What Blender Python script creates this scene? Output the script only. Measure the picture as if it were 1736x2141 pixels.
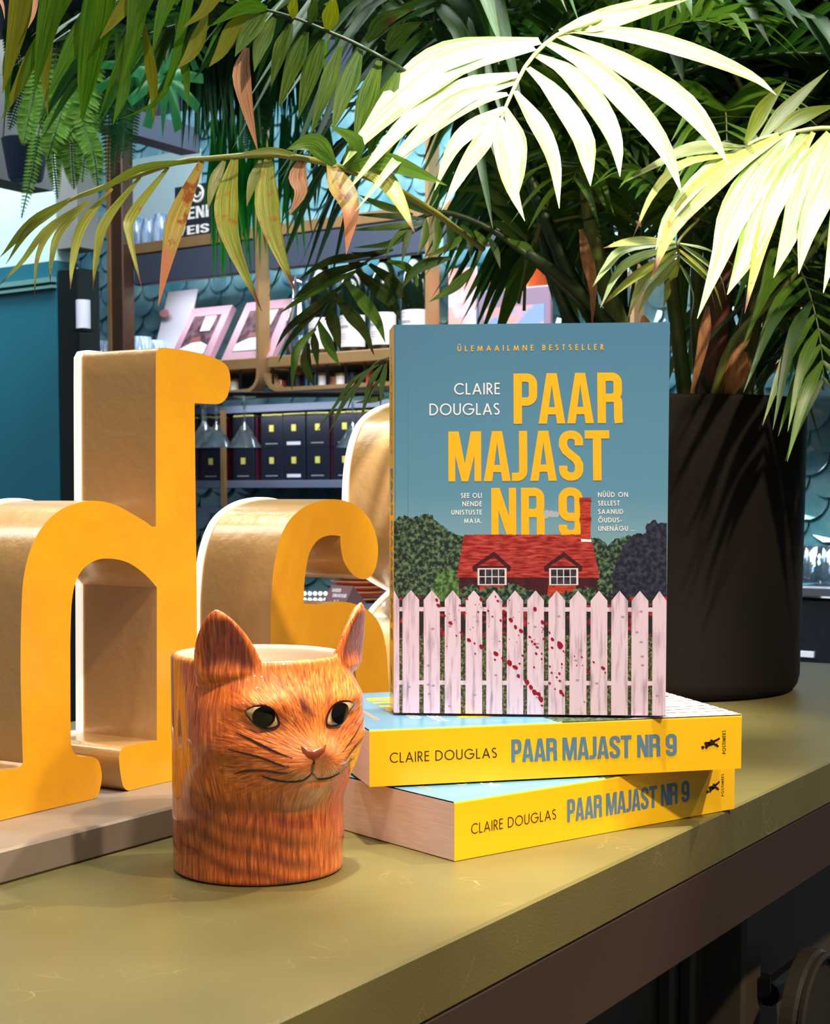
import bpy, math, random
import numpy as np
from mathutils import Vector, Matrix, geometry
random.seed(7); np.random.seed(7)
for o in list(bpy.data.objects): bpy.data.objects.remove(o)
SC = bpy.context.scene
COL = SC.collection

# ---------------------------------------------------------------- camera
FPX, PITCH, HZ, CH = 3300.0, math.radians(4.0), 1031.0, 0.1718
PY0 = HZ + FPX*math.tan(PITCH)
cam_data = bpy.data.cameras.new('camera')
cam = bpy.data.objects.new('camera', cam_data); COL.objects.link(cam)
cam.location = (0, 0, CH); cam.rotation_euler = (math.pi/2 - PITCH, 0, 0)
cam_data.sensor_fit = 'AUTO'; cam_data.sensor_width = 36.0
cam_data.lens = FPX/2141*36.0
cam_data.shift_y = (PY0 - 1070.5)/2141
cam_data.clip_start = 0.02; cam_data.clip_end = 60
cam_data.dof.use_dof = True; cam_data.dof.focus_distance = 0.80; cam_data.dof.aperture_fstop = 48
SC.camera = cam

# ---------------------------------------------------------------- world, lights, exposure
W = bpy.data.worlds.new('world'); SC.world = W; W.use_nodes = True
W.node_tree.nodes['Background'].inputs[0].default_value = (0.72, 0.82, 1.0, 1)
W.node_tree.nodes['Background'].inputs[1].default_value = 0.17
SC.view_settings.view_transform = 'Standard'; SC.view_settings.look = 'None'
SC.view_settings.gamma = 1.0; SC.view_settings.use_curve_mapping = False
SC.view_settings.exposure = 0.0

def lamp(name, kind, loc, target, power, color, size=0.05, angle=40, blend=.3, size_y=None):
    d = bpy.data.lights.new(name, kind); d.energy = power; d.color = color
    o = bpy.data.objects.new(name, d); COL.objects.link(o); o.location = loc
    o.rotation_euler = (Vector(target) - Vector(loc)).to_track_quat('-Z', 'Y').to_euler()
    if kind == 'SPOT':
        d.spot_size = math.radians(angle); d.spot_blend = blend; d.shadow_soft_size = size
    elif kind == 'AREA':
        d.size = size
        if size_y: d.shape = 'RECTANGLE'; d.size_y = size_y
    else: d.shadow_soft_size = size
    return o
WARM = (1.0, .80, .56)
lamp('spot_front', 'SPOT', (1.05, -.15, 1.80), (.0, .80, .05), 215, WARM, .04, 44, .4)
lamp('spot_back', 'SPOT', (1.30, 1.15, 1.95), (-.06, .70, .03), 240, WARM, .035, 12, .35)
lamp('spot_palm', 'SPOT', (.34, .10, 1.78), (.10, 1.02, .42), 400, (1.0, .97, .90), .03, 11.5, .4)
lamp('spot_palm_right', 'SPOT', (.80, .35, 1.70), (.305, 1.05, .34), 430, (1.0, .95, .84), .03, 7.6, .9)
lamp('spot_books', 'SPOT', (.06, .60, 2.00), (.115, .78, .06), 430, (1.0, .86, .66), .04, 14, .8)
lamp('spot_left', 'SPOT', (-.25, .05, 1.95), (-.12, .80, .08), 38, WARM, .04, 24, .6)
for _p in ((-.75, -.80, 1.45), (-.30, -.95, 1.55), (.05, -1.05, 1.50), (.40, -1.0, 1.60), (.10, -.55, 1.90)):
    lamp('ceiling_spot', 'SPOT', _p, (-.05, .75, .08), 7, (1.0, .93, .82), .03, 50, .5)
lamp('palm_fill', 'AREA', (.35, 1.25, 2.1), (.3, 1.4, .6), 48, (.95, 1.0, .9), .6)  # soft fill added to lift the dark inside of the palm, no real lamp
lamp('bar_ceiling', 'AREA', (-.5, 2.7, 1.95), (.1, 3.9, .4), 105, (.80, .89, 1.0), 1.6, size_y=.5)
lamp('room_ceiling', 'AREA', (-1.7, 1.5, 2.0), (-1.0, 3.2, .4), 30, (.80, .89, 1.0), 1.0)
lamp('hanging_plants_fill', 'AREA', (-.75, 1.7, 1.9), (-.4, 2.5, .75), 40, (.85, 1.0, .92), .5)  # unseen area light added to brighten the hanging plants
# ---------------------------------------------------------------- projection helpers (used to measure the place)
cP, sP = math.cos(PITCH), math.sin(PITCH)
def ray(px, py):
    x = (px-868)/FPX; y = -(py-PY0)/FPX
    return Vector((x, cP+y*sP, y*cP-sP))
def at(px, py, Y):
    d = ray(px, py); t = Y/d.y
    return Vector((d.x*t, Y, CH+d.z*t))
def onz(px, py, z):
    d = ray(px, py); t = (z-CH)/d.z
    return Vector((d.x*t, d.y*t, z))
def onplane(px, py, P, n):
    d = ray(px, py); o = Vector((0, 0, CH)); t = (P-o).dot(n)/d.dot(n)
    return o+d*t

# ---------------------------------------------------------------- mesh helpers
LOC = {}
class MB:
    def __init__(s): s.v = []; s.f = []; s.m = []; s.uv = []
    def add(s, vs, fs, mi=0, uvs=None):
        b = len(s.v); s.v.extend([tuple(p) for p in vs])
        for f in fs:
            s.f.append(tuple(b+i for i in f)); s.m.append(mi)
        s.uv.extend(uvs if uvs else [(0, 0)]*len(vs))
        return s
    def box(s, c, d, mi=0, R=None, bev=0):
        hx, hy, hz = d[0]/2, d[1]/2, d[2]/2
        if bev <= 0:
            vs = [Vector((x, y, z)) for x in (-hx, hx) for y in (-hy, hy) for z in (-hz, hz)]
            fs = [(0, 1, 3, 2), (4, 6, 7, 5), (0, 4, 5, 1), (2, 3, 7, 6), (0, 2, 6, 4), (1, 5, 7, 3)]
        else:
            b = min(bev, hx*.9, hy*.9, hz*.9)
            ring = [(-hx+b, -hy), (hx-b, -hy), (hx, -hy+b), (hx, hy-b), (hx-b, hy), (-hx+b, hy), (-hx, hy-b), (-hx, -hy+b)]
            ins = [(x*(1-b/hx) if abs(x) == hx else x, y*(1-b/hy) if abs(y) == hy else y) for x, y in ring]
            vs = []
            for rr, z in ((ins, -hz), (ring, -hz+b), (ring, hz-b), (ins, hz)):
                vs += [Vector((x, y, z)) for x, y in rr]
            fs = [tuple(range(7, -1, -1)), tuple(range(24, 32))]
            for k in range(3):
                for i in range(8):
                    j = (i+1) % 8; fs.append((k*8+i, k*8+j, k*8+8+j, k*8+8+i))
        if R is not None: vs = [R @ v for v in vs]
        c = Vector(c); s.add([v+c for v in vs], fs, mi); return s
    def lathe(s, prof, n=24, c=(0, 0, 0), mi=0, a0=0, a1=2*math.pi):
        full = abs(a1-a0-2*math.pi) < 1e-6; k = n if full else n+1
        vs = []
        for r, z in prof:
            for i in range(k):
                a = a0+(a1-a0)*i/n
                vs.append((c[0]+r*math.cos(a), c[1]+r*math.sin(a), c[2]+z))
        fs = []
        for j in range(len(prof)-1):
            for i in range(n):
                i2 = (i+1) % k
                fs.append((j*k+i, j*k+i2, (j+1)*k+i2, (j+1)*k+i))
        s.add(vs, fs, mi); return s
    def tube(s, pts, r, n=8, mi=0, caps=True):
        pts = [Vector(p) for p in pts]; m = len(pts)
        rs = r if isinstance(r, (list, tuple)) else [r]*m
        T = [(pts[min(i+1, m-1)]-pts[max(i-1, 0)]).normalized() for i in range(m)]
        up = Vector((0, 0, 1)) if abs(T[0].z) < .9 else Vector((1, 0, 0))
        A = T[0].cross(up).normalized(); vs = []; uv = []
        for i in range(m):
            A = (A-T[i]*A.dot(T[i])).normalized(); B = T[i].cross(A)
            for k in range(n):
                a = 2*math.pi*k/n
                vs.append(pts[i]+(A*math.cos(a)+B*math.sin(a))*rs[i]); uv.append((k/n, i/(m-1)))
        fs = [(i*n+k, i*n+(k+1) % n, (i+1)*n+(k+1) % n, (i+1)*n+k) for i in range(m-1) for k in range(n)]
        if caps: fs += [tuple(range(n-1, -1, -1)), tuple(range((m-1)*n, m*n))]
        s.add(vs, fs, mi, uv); return s
    def poly(s, pts, mi=0):
        """flat filled polygon from 3-D points"""
        pts = [Vector(p) for p in pts]
        for tri in geometry.tessellate_polygon([pts]): s.add([pts[i] for i in tri], [(0, 1, 2)], mi)
        return s
    def prism(s, outer, fn, t0, t1, holes=(), mi=0, mside=None, bev=0):
        """outline [(a,b)] swept from t0 to t1; fn(a,b,t) -> point. optional chamfer bev at t0"""
        mside = mi if mside is None else mside
        loops = [outer]+list(holes)
        polys = [[Vector((a, b, 0)) for a, b in lp] for lp in loops]
        flat = [p for lp in polys for p in lp]
        tris = geometry.tessellate_polygon(polys)
        def inset(lp):
            n = len(lp); out = []
            ar = sum(lp[i][0]*lp[(i+1) % n][1]-lp[(i+1) % n][0]*lp[i][1] for i in range(n))
            sg = 1 if ar > 0 else -1
            for i in range(n):
                p0, p1, p2 = Vector(lp[i-1]), Vector(lp[i]), Vector(lp[(i+1) % n])
                d1 = (p1-p0); d2 = (p2-p1)
                d1 = d1.normalized() if d1.length > 1e-9 else Vector((1, 0)); d2 = d2.normalized() if d2.length > 1e-9 else d1
                n1 = Vector((-d1.y, d1.x))*sg; n2 = Vector((-d2.y, d2.x))*sg
                nn = n1+n2; L = nn.length
                nn = nn/L if L > 1e-6 else n1
                out.append(p1+nn*bev/max(.5, nn.dot(n1)))
            return out
        if bev > 0:
            fl = []
            for k, lp in enumerate(loops):
                ii = inset(lp)
                if k > 0: ii = [2*Vector(a)-b for a, b in zip(lp, ii)]
                fl += ii
        else: fl = flat
        s.add([fn(p[0], p[1], t0) for p in fl], tris, mi)
        s.add([fn(p.x, p.y, t1) for p in flat], [t[::-1] for t in tris], mi)
        k0 = 0
        for lp in loops:
            n = len(lp)
            if bev > 0:
                A = [fn(p[0], p[1], t0) for p in fl[k0:k0+n]]; B = [fn(a, b, t0+bev*(1 if t1 > t0 else -1)) for a, b in lp]
                s.add(A+B, [(i, (i+1) % n, n+(i+1) % n, n+i) for i in range(n)], mi)
                st = t0+bev*(1 if t1 > t0 else -1)
            else: st = t0
            A = [fn(a, b, st) for a, b in lp]; B = [fn(a, b, t1) for a, b in lp]
            s.add(A+B, [(i, (i+1) % n, n+(i+1) % n, n+i) for i in range(n)], mside)
            k0 += n
        return s

def link(name, mb, mats, parent=None, smooth=False, local=False, angle=None):
    me = bpy.data.meshes.new(name)
    off = Vector((0, 0, 0)) if local or parent is None else LOC.get(parent.name, Vector((0, 0, 0)))
    me.from_pydata([(x-off.x, y-off.y, z-off.z) for x, y, z in mb.v], [], mb.f)
    mats = mats if isinstance(mats, (list, tuple)) else [mats]
    for m in mats: me.materials.append(m)
    me.polygons.foreach_set('material_index', mb.m)
    if any(u != (0, 0) for u in mb.uv[:2000]):
        ul = me.uv_layers.new(name='UVMap')
        idx = np.empty(len(me.loops), dtype=np.int32); me.loops.foreach_get('vertex_index', idx)
        ul.data.foreach_set('uv', np.array(mb.uv, dtype=np.float32)[idx].ravel())
    if smooth: me.polygons.foreach_set('use_smooth', [True]*len(me.polygons))
    me.update(); me.validate()
    o = bpy.data.objects.new(name, me); COL.objects.link(o)
    if angle is not None:
        for e in me.edges: pass
        me.polygons.foreach_set('use_smooth', [True]*len(me.polygons))
        try: me.set_sharp_from_angle(angle=math.radians(angle))
        except Exception: pass
    if parent is not None:
        o.parent = parent; LOC[o.name] = LOC.get(parent.name, Vector((0, 0, 0)))
    return o
def tag(o, label, cat, group=None, kind=None):
    o['label'] = label; o['category'] = cat
    if group: o['group'] = group
    if kind: o['kind'] = kind
    return o
def thing(name, label, cat, loc=(0, 0, 0), group=None):
    o = bpy.data.objects.new(name, None); COL.objects.link(o); o.location = loc
    o.empty_display_size = .02
    LOC[o.name] = Vector(loc); return tag(o, label, cat, group)
def struct(name, mb, m, label=None, smooth=False):
    o = link(name, mb, m, smooth=smooth); o['kind'] = 'structure'
    if label: o['label'] = label; o['category'] = name.split('_')[0]
    return o
def copy_tree(o, parent=None, loc=None, label=None):
    c = o.copy(); COL.objects.link(c)
    if parent is not None: c.parent = parent
    if loc is not None: c.location = loc
    if label: c['label'] = label
    for ch in list(o.children): copy_tree(ch, c)
    return c
def crom(P, n):
    P = [Vector(p) for p in P]
    if len(P) == 2: return [P[0].lerp(P[1], i/n) for i in range(n+1)]
    Q = [P[0]*2-P[1]]+P+[P[-1]*2-P[-2]]; m = len(P)-1; out = []
    for i in range(n+1):
        u = i/n*m; k = min(int(u), m-1); t = u-k
        a, b, c, d = Q[k], Q[k+1], Q[k+2], Q[k+3]
        out.append(.5*((2*b)+(c-a)*t+(2*a-5*b+4*c-d)*t*t+(3*b-a-3*c+d)*t**3))
    return out

# ---------------------------------------------------------------- materials
def lin(c):
    c = c/255.0
    return c/12.92 if c <= .04045 else ((c+.055)/1.055)**2.4
def rgb(r, g, b): return (lin(r), lin(g), lin(b), 1)
def nn(nt, kind, **kw):
    n = nt.nodes.new(kind)
    for k, v in kw.items(): setattr(n, k, v)
    return n
def mat(name, c, rough=.5, metal=0, spec=.5, coat=0, c2=None, nscale=20, nlow=.35, nhigh=.65, stretch=(1, 1, 1), bump=0, bscale=200,
        emit=None, estr=0, detail=4, crough=.05, aniso=None):
    m = bpy.data.materials.new(name); m.use_nodes = True; nt = m.node_tree
    p = nt.nodes['Principled BSDF']
    p.inputs['Base Color'].default_value = rgb(*c); p.inputs['Roughness'].default_value = rough
    p.inputs['Metallic'].default_value = metal; p.inputs['Specular IOR Level'].default_value = spec
    if coat: p.inputs['Coat Weight'].default_value = coat; p.inputs['Coat Roughness'].default_value = crough
    if c2 or bump:
        tc = nn(nt, 'ShaderNodeTexCoord'); mp = nn(nt, 'ShaderNodeMapping'); mp.inputs['Scale'].default_value = stretch
        nt.links.new(tc.outputs['Object'], mp.inputs['Vector'])
    if c2:
        nz = nn(nt, 'ShaderNodeTexNoise'); nz.inputs['Scale'].default_value = nscale; nz.inputs['Detail'].default_value = detail
        cr = nn(nt, 'ShaderNodeValToRGB'); cr.color_ramp.elements[0].position = nlow; cr.color_ramp.elements[1].position = nhigh
        cr.color_ramp.elements[0].color = rgb(*c); cr.color_ramp.elements[1].color = rgb(*c2)
        nt.links.new(mp.outputs[0], nz.inputs['Vector']); nt.links.new(nz.outputs['Fac'], cr.inputs[0]); nt.links.new(cr.outputs[0], p.inputs['Base Color'])
    if bump:
        nb = nn(nt, 'ShaderNodeTexNoise'); nb.inputs['Scale'].default_value = bscale; nb.inputs['Detail'].default_value = 3
        bp = nn(nt, 'ShaderNodeBump'); bp.inputs['Strength'].default_value = bump; bp.inputs['Distance'].default_value = .001
        nt.links.new(mp.outputs[0], nb.inputs['Vector']); nt.links.new(nb.outputs['Fac'], bp.inputs['Height']); nt.links.new(bp.outputs[0], p.inputs['Normal'])
    if emit: p.inputs['Emission Color'].default_value = rgb(*emit); p.inputs['Emission Strength'].default_value = estr
    return m
def glass(name, tint=(235, 245, 250), gl=.25, rough=.02, body=.2):
    m = bpy.data.materials.new(name); m.use_nodes = True; nt = m.node_tree; nt.nodes.clear()
    out = nn(nt, 'ShaderNodeOutputMaterial'); tr = nn(nt, 'ShaderNodeBsdfTransparent'); g = nn(nt, 'ShaderNodeBsdfGlossy')
    tr.inputs[0].default_value = rgb(*tint); g.inputs['Roughness'].default_value = rough
    lw = nn(nt, 'ShaderNodeLayerWeight'); lw.inputs['Blend'].default_value = .35
    ma = nn(nt, 'ShaderNodeMath', operation='MULTIPLY_ADD'); ma.inputs[1].default_value = .7; ma.inputs[2].default_value = gl*.4
    mx = nn(nt, 'ShaderNodeMixShader')
    nt.links.new(lw.outputs['Facing'], ma.inputs[0]); nt.links.new(ma.outputs[0], mx.inputs[0])
    df = nn(nt, 'ShaderNodeBsdfTranslucent'); df.inputs[0].default_value = rgb(*tint); m0 = nn(nt, 'ShaderNodeMixShader'); m0.inputs[0].default_value = body
    nt.links.new(tr.outputs[0], m0.inputs[1]); nt.links.new(df.outputs[0], m0.inputs[2]); nt.links.new(m0.outputs[0], mx.inputs[1]); nt.links.new(g.outputs[0], mx.inputs[2]); nt.links.new(mx.outputs[0], out.inputs[0])
    return m
def leafmat(name, c, c2, tip=None, tipstart=.9, trans=.3, rough=.35, spots=0, spotc=(60, 40, 15), spec=.4):
    m = bpy.data.materials.new(name); m.use_nodes = True; nt = m.node_tree; p = nt.nodes['Principled BSDF']; out = nt.nodes['Material Output']
    L = nt.links.new
    uv = nn(nt, 'ShaderNodeUVMap'); sx = nn(nt, 'ShaderNodeSeparateXYZ'); L(uv.outputs[0], sx.inputs[0])
    mp = nn(nt, 'ShaderNodeMapping'); mp.inputs['Scale'].default_value = (9, 1.2, 1); L(uv.outputs[0], mp.inputs['Vector'])
    nz = nn(nt, 'ShaderNodeTexNoise'); nz.inputs['Scale'].default_value = 1.6; nz.inputs['Detail'].default_value = 3; L(mp.outputs[0], nz.inputs['Vector'])
    cr = nn(nt, 'ShaderNodeValToRGB'); cr.color_ramp.elements[0].position = .36; cr.color_ramp.elements[1].position = .66
    cr.color_ramp.elements[0].color = rgb(*c); cr.color_ramp.elements[1].color = rgb(*c2); L(nz.outputs['Fac'], cr.inputs[0])
    col = cr.outputs[0]
    if spots:
        tc = nn(nt, 'ShaderNodeTexCoord'); n2 = nn(nt, 'ShaderNodeTexNoise'); n2.inputs['Scale'].default_value = 130; n2.inputs['Detail'].default_value = 4; L(tc.outputs['Object'], n2.inputs['Vector'])
        r2 = nn(nt, 'ShaderNodeValToRGB'); r2.color_ramp.elements[0].position = .62-.1*spots; r2.color_ramp.elements[1].position = .72-.1*spots; L(n2.outputs['Fac'], r2.inputs[0])
        mx = nn(nt, 'ShaderNodeMix', data_type='RGBA'); L(r2.outputs[0], mx.inputs[0]); L(col, mx.inputs[6]); mx.inputs[7].default_value = rgb(*spotc); col = mx.outputs[2]
    if tip:
        ad = nn(nt, 'ShaderNodeMath', operation='MULTIPLY_ADD'); ad.inputs[1].default_value = .25; L(nz.outputs['Fac'], ad.inputs[0]); L(sx.outputs[1], ad.inputs[2])
        mr = nn(nt, 'ShaderNodeMapRange'); mr.inputs[1].default_value = tipstart+.1; mr.inputs[2].default_value = tipstart+.17; L(ad.outputs[0], mr.inputs[0])
        mx = nn(nt, 'ShaderNodeMix', data_type='RGBA'); L(mr.outputs[0], mx.inputs[0]); L(col, mx.inputs[6]); mx.inputs[7].default_value = rgb(*tip); col = mx.outputs[2]
    L(col, p.inputs['Base Color']); p.inputs['Roughness'].default_value = rough; p.inputs['Specular IOR Level'].default_value = spec
    tl = nn(nt, 'ShaderNodeBsdfTranslucent'); L(col, tl.inputs[0])
    ms = nn(nt, 'ShaderNodeMixShader'); ms.inputs[0].default_value = trans
    L(p.outputs[0], ms.inputs[1]); L(tl.outputs[0], ms.inputs[2]); L(ms.outputs[0], out.inputs[0])
    bp = nn(nt, 'ShaderNodeBump'); bp.inputs['Strength'].default_value = .25; bp.inputs['Distance'].default_value = .0006
    L(nz.outputs['Fac'], bp.inputs['Height']); L(bp.outputs[0], p.inputs['Normal'])
    return m
# ---------------------------------------------------------------- counter frame: U runs along the counter, V across it
UD = ray(2930, 1031); UD = Vector((UD.x, UD.y, 0)).normalized()
VD = Vector((-UD.y, UD.x, 0)); ZD = Vector((0, 0, 1))
A0 = onz(1434, 1734, 0)
def cuv(u, v, z): return A0+UD*u+VD*v+ZD*z
def touv(p): q = p-A0; return q.dot(UD), q.dot(VD)
RU = Matrix((UD, VD, ZD)).transposed()
u_end = touv(onz(1700, 1385, 0))[0]
T_SLAB = .0275
m_top = mat('counter_olive', (90, 84, 48), rough=.40, spec=.5, c2=(101, 94, 55), nscale=9, bump=.12, bscale=900)
def scratch(m):
    nt = m.node_tree; L = nt.links.new; p = nt.nodes['Principled BSDF']; src = p.inputs['Base Color'].links[0].from_socket
    tc = nn(nt, 'ShaderNodeTexCoord'); n1 = nn(nt, 'ShaderNodeTexNoise'); n1.inputs['Scale'].default_value = 14
    mx0 = nn(nt, 'ShaderNodeMix', data_type='RGBA'); mx0.inputs[0].default_value = .13; L(tc.outputs['Object'], mx0.inputs[6]); L(n1.outputs['Color'], mx0.inputs[7]); L(tc.outputs['Object'], n1.inputs['Vector'])
    v = nn(nt, 'ShaderNodeTexVoronoi', feature='DISTANCE_TO_EDGE'); v.inputs['Scale'].default_value = 60; L(mx0.outputs[2], v.inputs['Vector'])
    r = nn(nt, 'ShaderNodeValToRGB'); r.color_ramp.elements[0].position = .0; r.color_ramp.elements[0].color = (1, 1, 1, 1); r.color_ramp.elements[1].position = .012; r.color_ramp.elements[1].color = (0, 0, 0, 1); L(v.outputs[0], r.inputs[0])
    n2 = nn(nt, 'ShaderNodeTexNoise'); n2.inputs['Scale'].default_value = 22; n2.inputs['Detail'].default_value = 5; L(tc.outputs['Object'], n2.inputs['Vector'])
    r2 = nn(nt, 'ShaderNodeValToRGB'); r2.color_ramp.elements[0].position = .54; r2.color_ramp.elements[1].position = .66; L(n2.outputs['Fac'], r2.inputs[0])
    mu = nn(nt, 'ShaderNodeMath', operation='MULTIPLY'); L(r.outputs[0], mu.inputs[0]); L(r2.outputs[0], mu.inputs[1])
    mu2 = nn(nt, 'ShaderNodeMath', operation='MULTIPLY'); mu2.inputs[1].default_value = .5; L(mu.outputs[0], mu2.inputs[0])
    mx = nn(nt, 'ShaderNodeMix', data_type='RGBA'); L(mu2.outputs[0], mx.inputs[0]); L(src, mx.inputs[6]); mx.inputs[7].default_value = rgb(180, 168, 118); L(mx.outputs[2], p.inputs['Base Color'])
scratch(m_top)
m_apron = mat('apron_brown', (54, 38, 30), rough=.6)
m_cab = mat('cabinet_dark', (66, 60, 44), rough=.5, c2=(74, 68, 52), nscale=6)
m_black = mat('black_metal', (14, 13, 12), rough=.4, metal=.3)
m_floor = mat('floor_wood', (52, 44, 38), rough=.45, c2=(70, 58, 46), nscale=5, stretch=(1, 8, 1))
m_ceil = mat('ceiling_grey', (118, 122, 122), rough=.9)

st = MB(); st.box((0, 3, -.97), (9, 9, .04)); struct('floor', st, m_floor)
st = MB(); st.box((0, 3, 2.22), (9, 9, .04)); struct('ceiling', st, m_ceil)

ct = thing('counter', 'long olive green counter top with a dark apron carrying mug, books and planter', 'counter', cuv(0, .25, 0))
mb = MB(); u0 = -1.6
mb.box(cuv((u0+u_end)/2, .27, -T_SLAB/2), (u_end-u0, .54, T_SLAB), R=RU, bev=.0012); link('slab', mb, m_top, ct)
ap_h = .042
mb = MB(); mb.box(cuv((u0+u_end)/2-.002, .27, -T_SLAB-ap_h/2), (u_end-u0-.004, .5385, ap_h), R=RU, bev=.001); link('apron', mb, m_apron, ct)
cb = thing('counter_cabinet', 'dark cabinet under the olive counter, with a raised upright and a black latch', 'cabinet', cuv(0, .25, -.95))
mb = MB(); mb.box(cuv((u0+u_end)/2, .29, -.95+.43), (u_end-u0-.06, .40, .86), R=RU); link('body', mb, m_cab, cb)
mb = MB()
pu = touv(onplane(1555, 2040, cuv(0, .075, 0), VD))[0]
mb.box(cuv(pu-.02, .078, -.45), (.034, .035, .70), R=RU, bev=.003); link('upright', mb, m_cab, cb)
mb = MB(); mb.box(cuv(pu-.115, .085, -.45), (.006, .012, .70), R=RU, bev=.003); mb.box(cuv(pu-.08, .085, -.45), (.006, .012, .70), R=RU, bev=.003); link('moulding', mb, m_cab, cb)
def cabp(px, py, v): return onplane(px, py, cuv(0, v, 0), VD)
mb = MB(); mb.tube([cabp(1540, 2058, .085), cabp(1592, 2062, .06)], .008, 8); mb.tube([cabp(1592, 2040, .06), cabp(1592, 2078, .06)], .007, 8)
mb.tube([cabp(1605, 2078, .06), cabp(1690, 2012, .06)], .009, 10); link('latch', mb, m_black, cb)
m_tray = mat('tray_dark', (44, 39, 30), rough=.45)
sd = thing('round_tray', 'dark rounded tray leaning below the counter at the lower right corner', 'tray', cabp(1690, 2120, .02))
mb = MB(); cc = cabp(1712, 2140, .02); rr_ = .050
ringp = [(rr_*math.cos(a), rr_*math.sin(a)) for a in [2*math.pi*i/40 for i in range(40)]]
mb.prism(ringp, lambda a, b, t: cc+UD*a+ZD*b+VD*t, 0, .012, bev=.003); link('plate', mb, m_tray, sd)
mb = MB(); mb.tube([cc+UD*(x*.93)+ZD*(y*.93)-VD*.002 for x, y in ringp+ringp[:1]], .0028, 6); link('rim', mb, m_tray, sd)

# ---------------------------------------------------------------- plinth and the big sign letters
v_pl = touv(onz(0, 1851, 0))[1]*.5+touv(onz(360, 1751, 0))[1]*.5
T_PL = onplane(0, 1777.6, cuv(0, v_pl, 0), VD).z*.5+onplane(360, 1687, cuv(0, v_pl, 0), VD).z*.5
m_pl = mat('plinth_taupe', (128, 116, 106), rough=.45, c2=(122, 110, 100), nscale=30)
pl = thing('sign_plinth', 'grey taupe low plinth board under the yellow letters', 'plinth', cuv(-.1, v_pl+.08, 0))
mb = MB(); mb.box(cuv(-.25, v_pl+.085, T_PL/2), (1.2, .17, T_PL), R=RU, bev=.0012); link('board', mb, m_pl, pl)
v_l = .5*(touv(onz(0, 1716.6, T_PL))[1]+touv(onz(360, 1633.4, T_PL))[1])
DEP = .0535; TB = .0045
m_yel = mat('letter_gold', (236, 170, 24), rough=.36, metal=.2, spec=.5, c2=(230, 162, 22), nscale=40, bump=.25, bscale=160, coat=.35, crough=.12)
m_side = mat('letter_gold_side_shade', (196, 154, 98), rough=.33, metal=.25, spec=.5, bump=.45, bscale=130, coat=.5, crough=.12)  # same gold paint; side shade and cool light mixed into this greyer colour
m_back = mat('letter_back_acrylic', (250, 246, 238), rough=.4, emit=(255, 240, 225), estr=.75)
def lp(px, py):
    p = onplane(px, py, cuv(0, v_l, 0), VD); return touv(p)[0], p.z
def smoothpx(pts, n=6):
    """closed outline; entries (x,y) are smoothed, (x,y,1) are kept as corners"""
    N = len(pts); out = []
    for i in range(N):
        p1, p2 = pts[i], pts[(i+1) % N]
        p0 = pts[i-1] if len(p1) == 2 else None; p3 = pts[(i+2) % N] if len(p2) == 2 else None
        b = Vector(p1[:2]); c = Vector(p2[:2])
        a = Vector(p0[:2]) if p0 else b; d = Vector(p3[:2]) if p3 else c
        L = (c-b).length; k = max(1, min(n, int(L/6)))
        # limit tangents by segment length
        ta = (c-a)*.5; td = (d-b)*.5
        if ta.length > L*1.0: ta = ta.normalized()*L
        if td.length > L*1.0: td = td.normalized()*L
        for j in range(k):
            t = j/k; h1 = 2*t**3-3*t*t+1; h2 = t**3-2*t*t+t; h3 = -2*t**3+3*t*t; h4 = t**3-t*t
            q = b*h1+ta*h2+c*h3+td*h4; out.append((q.x, q.y))
    return out
def letter(label, outer_px, holes_px=()):
    O = [lp(*p) for p in smoothpx(outer_px)]; H = [[lp(*p) for p in smoothpx(h)] for h in holes_px]
    zmin = min(z for u, z in O); O = [(u, max(z, T_PL+.0002)) for u, z in O]
    uc = sum(u for u, z in O)/len(O)
    t = thing('sign_letter', label, 'letter', cuv(uc, v_l+.03, T_PL), 'big yellow shop sign letters on the plinth')
    fn = lambda a, b, w: cuv(a, v_l+w, b)
    mb = MB(); mb.prism(O, fn, 0, DEP, H, 0, 1); lb = link('letter_body', mb, [m_yel, m_side], t)
    for p_ in lb.data.polygons: p_.use_smooth = len(p_.vertices) == 4
    lb.data.set_sharp_from_angle(angle=math.radians(35))
    bv = lb.modifiers.new('edge', 'BEVEL'); bv.width = .0011; bv.segments = 2; bv.limit_method = 'ANGLE'; bv.angle_limit = math.radians(60)
    # pale lit acrylic back, standing a little proud of the side walls
    def grow(lp_, d):
        n = len(lp_); ar = sum(lp_[i][0]*lp_[(i+1) % n][1]-lp_[(i+1) % n][0]*lp_[i][1] for i in range(n)); sg = 1 if ar > 0 else -1; out = []
        for i in range(n):
            p0, p2 = Vector(lp_[i-1]), Vector(lp_[(i+1) % n]); e = (p2-p0)
            e = e.normalized() if e.length > 1e-9 else Vector((1, 0)); q = Vector(lp_[i])+Vector((e.y, -e.x))*sg*d; out.append((q.x, max(q.y, T_PL+.0002)))
        return out
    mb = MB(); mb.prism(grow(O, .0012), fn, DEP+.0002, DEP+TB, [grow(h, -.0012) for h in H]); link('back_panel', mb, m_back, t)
    return t
bl = lambda x: 1716.6-.2295*x   # front foot line in the photo
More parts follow.
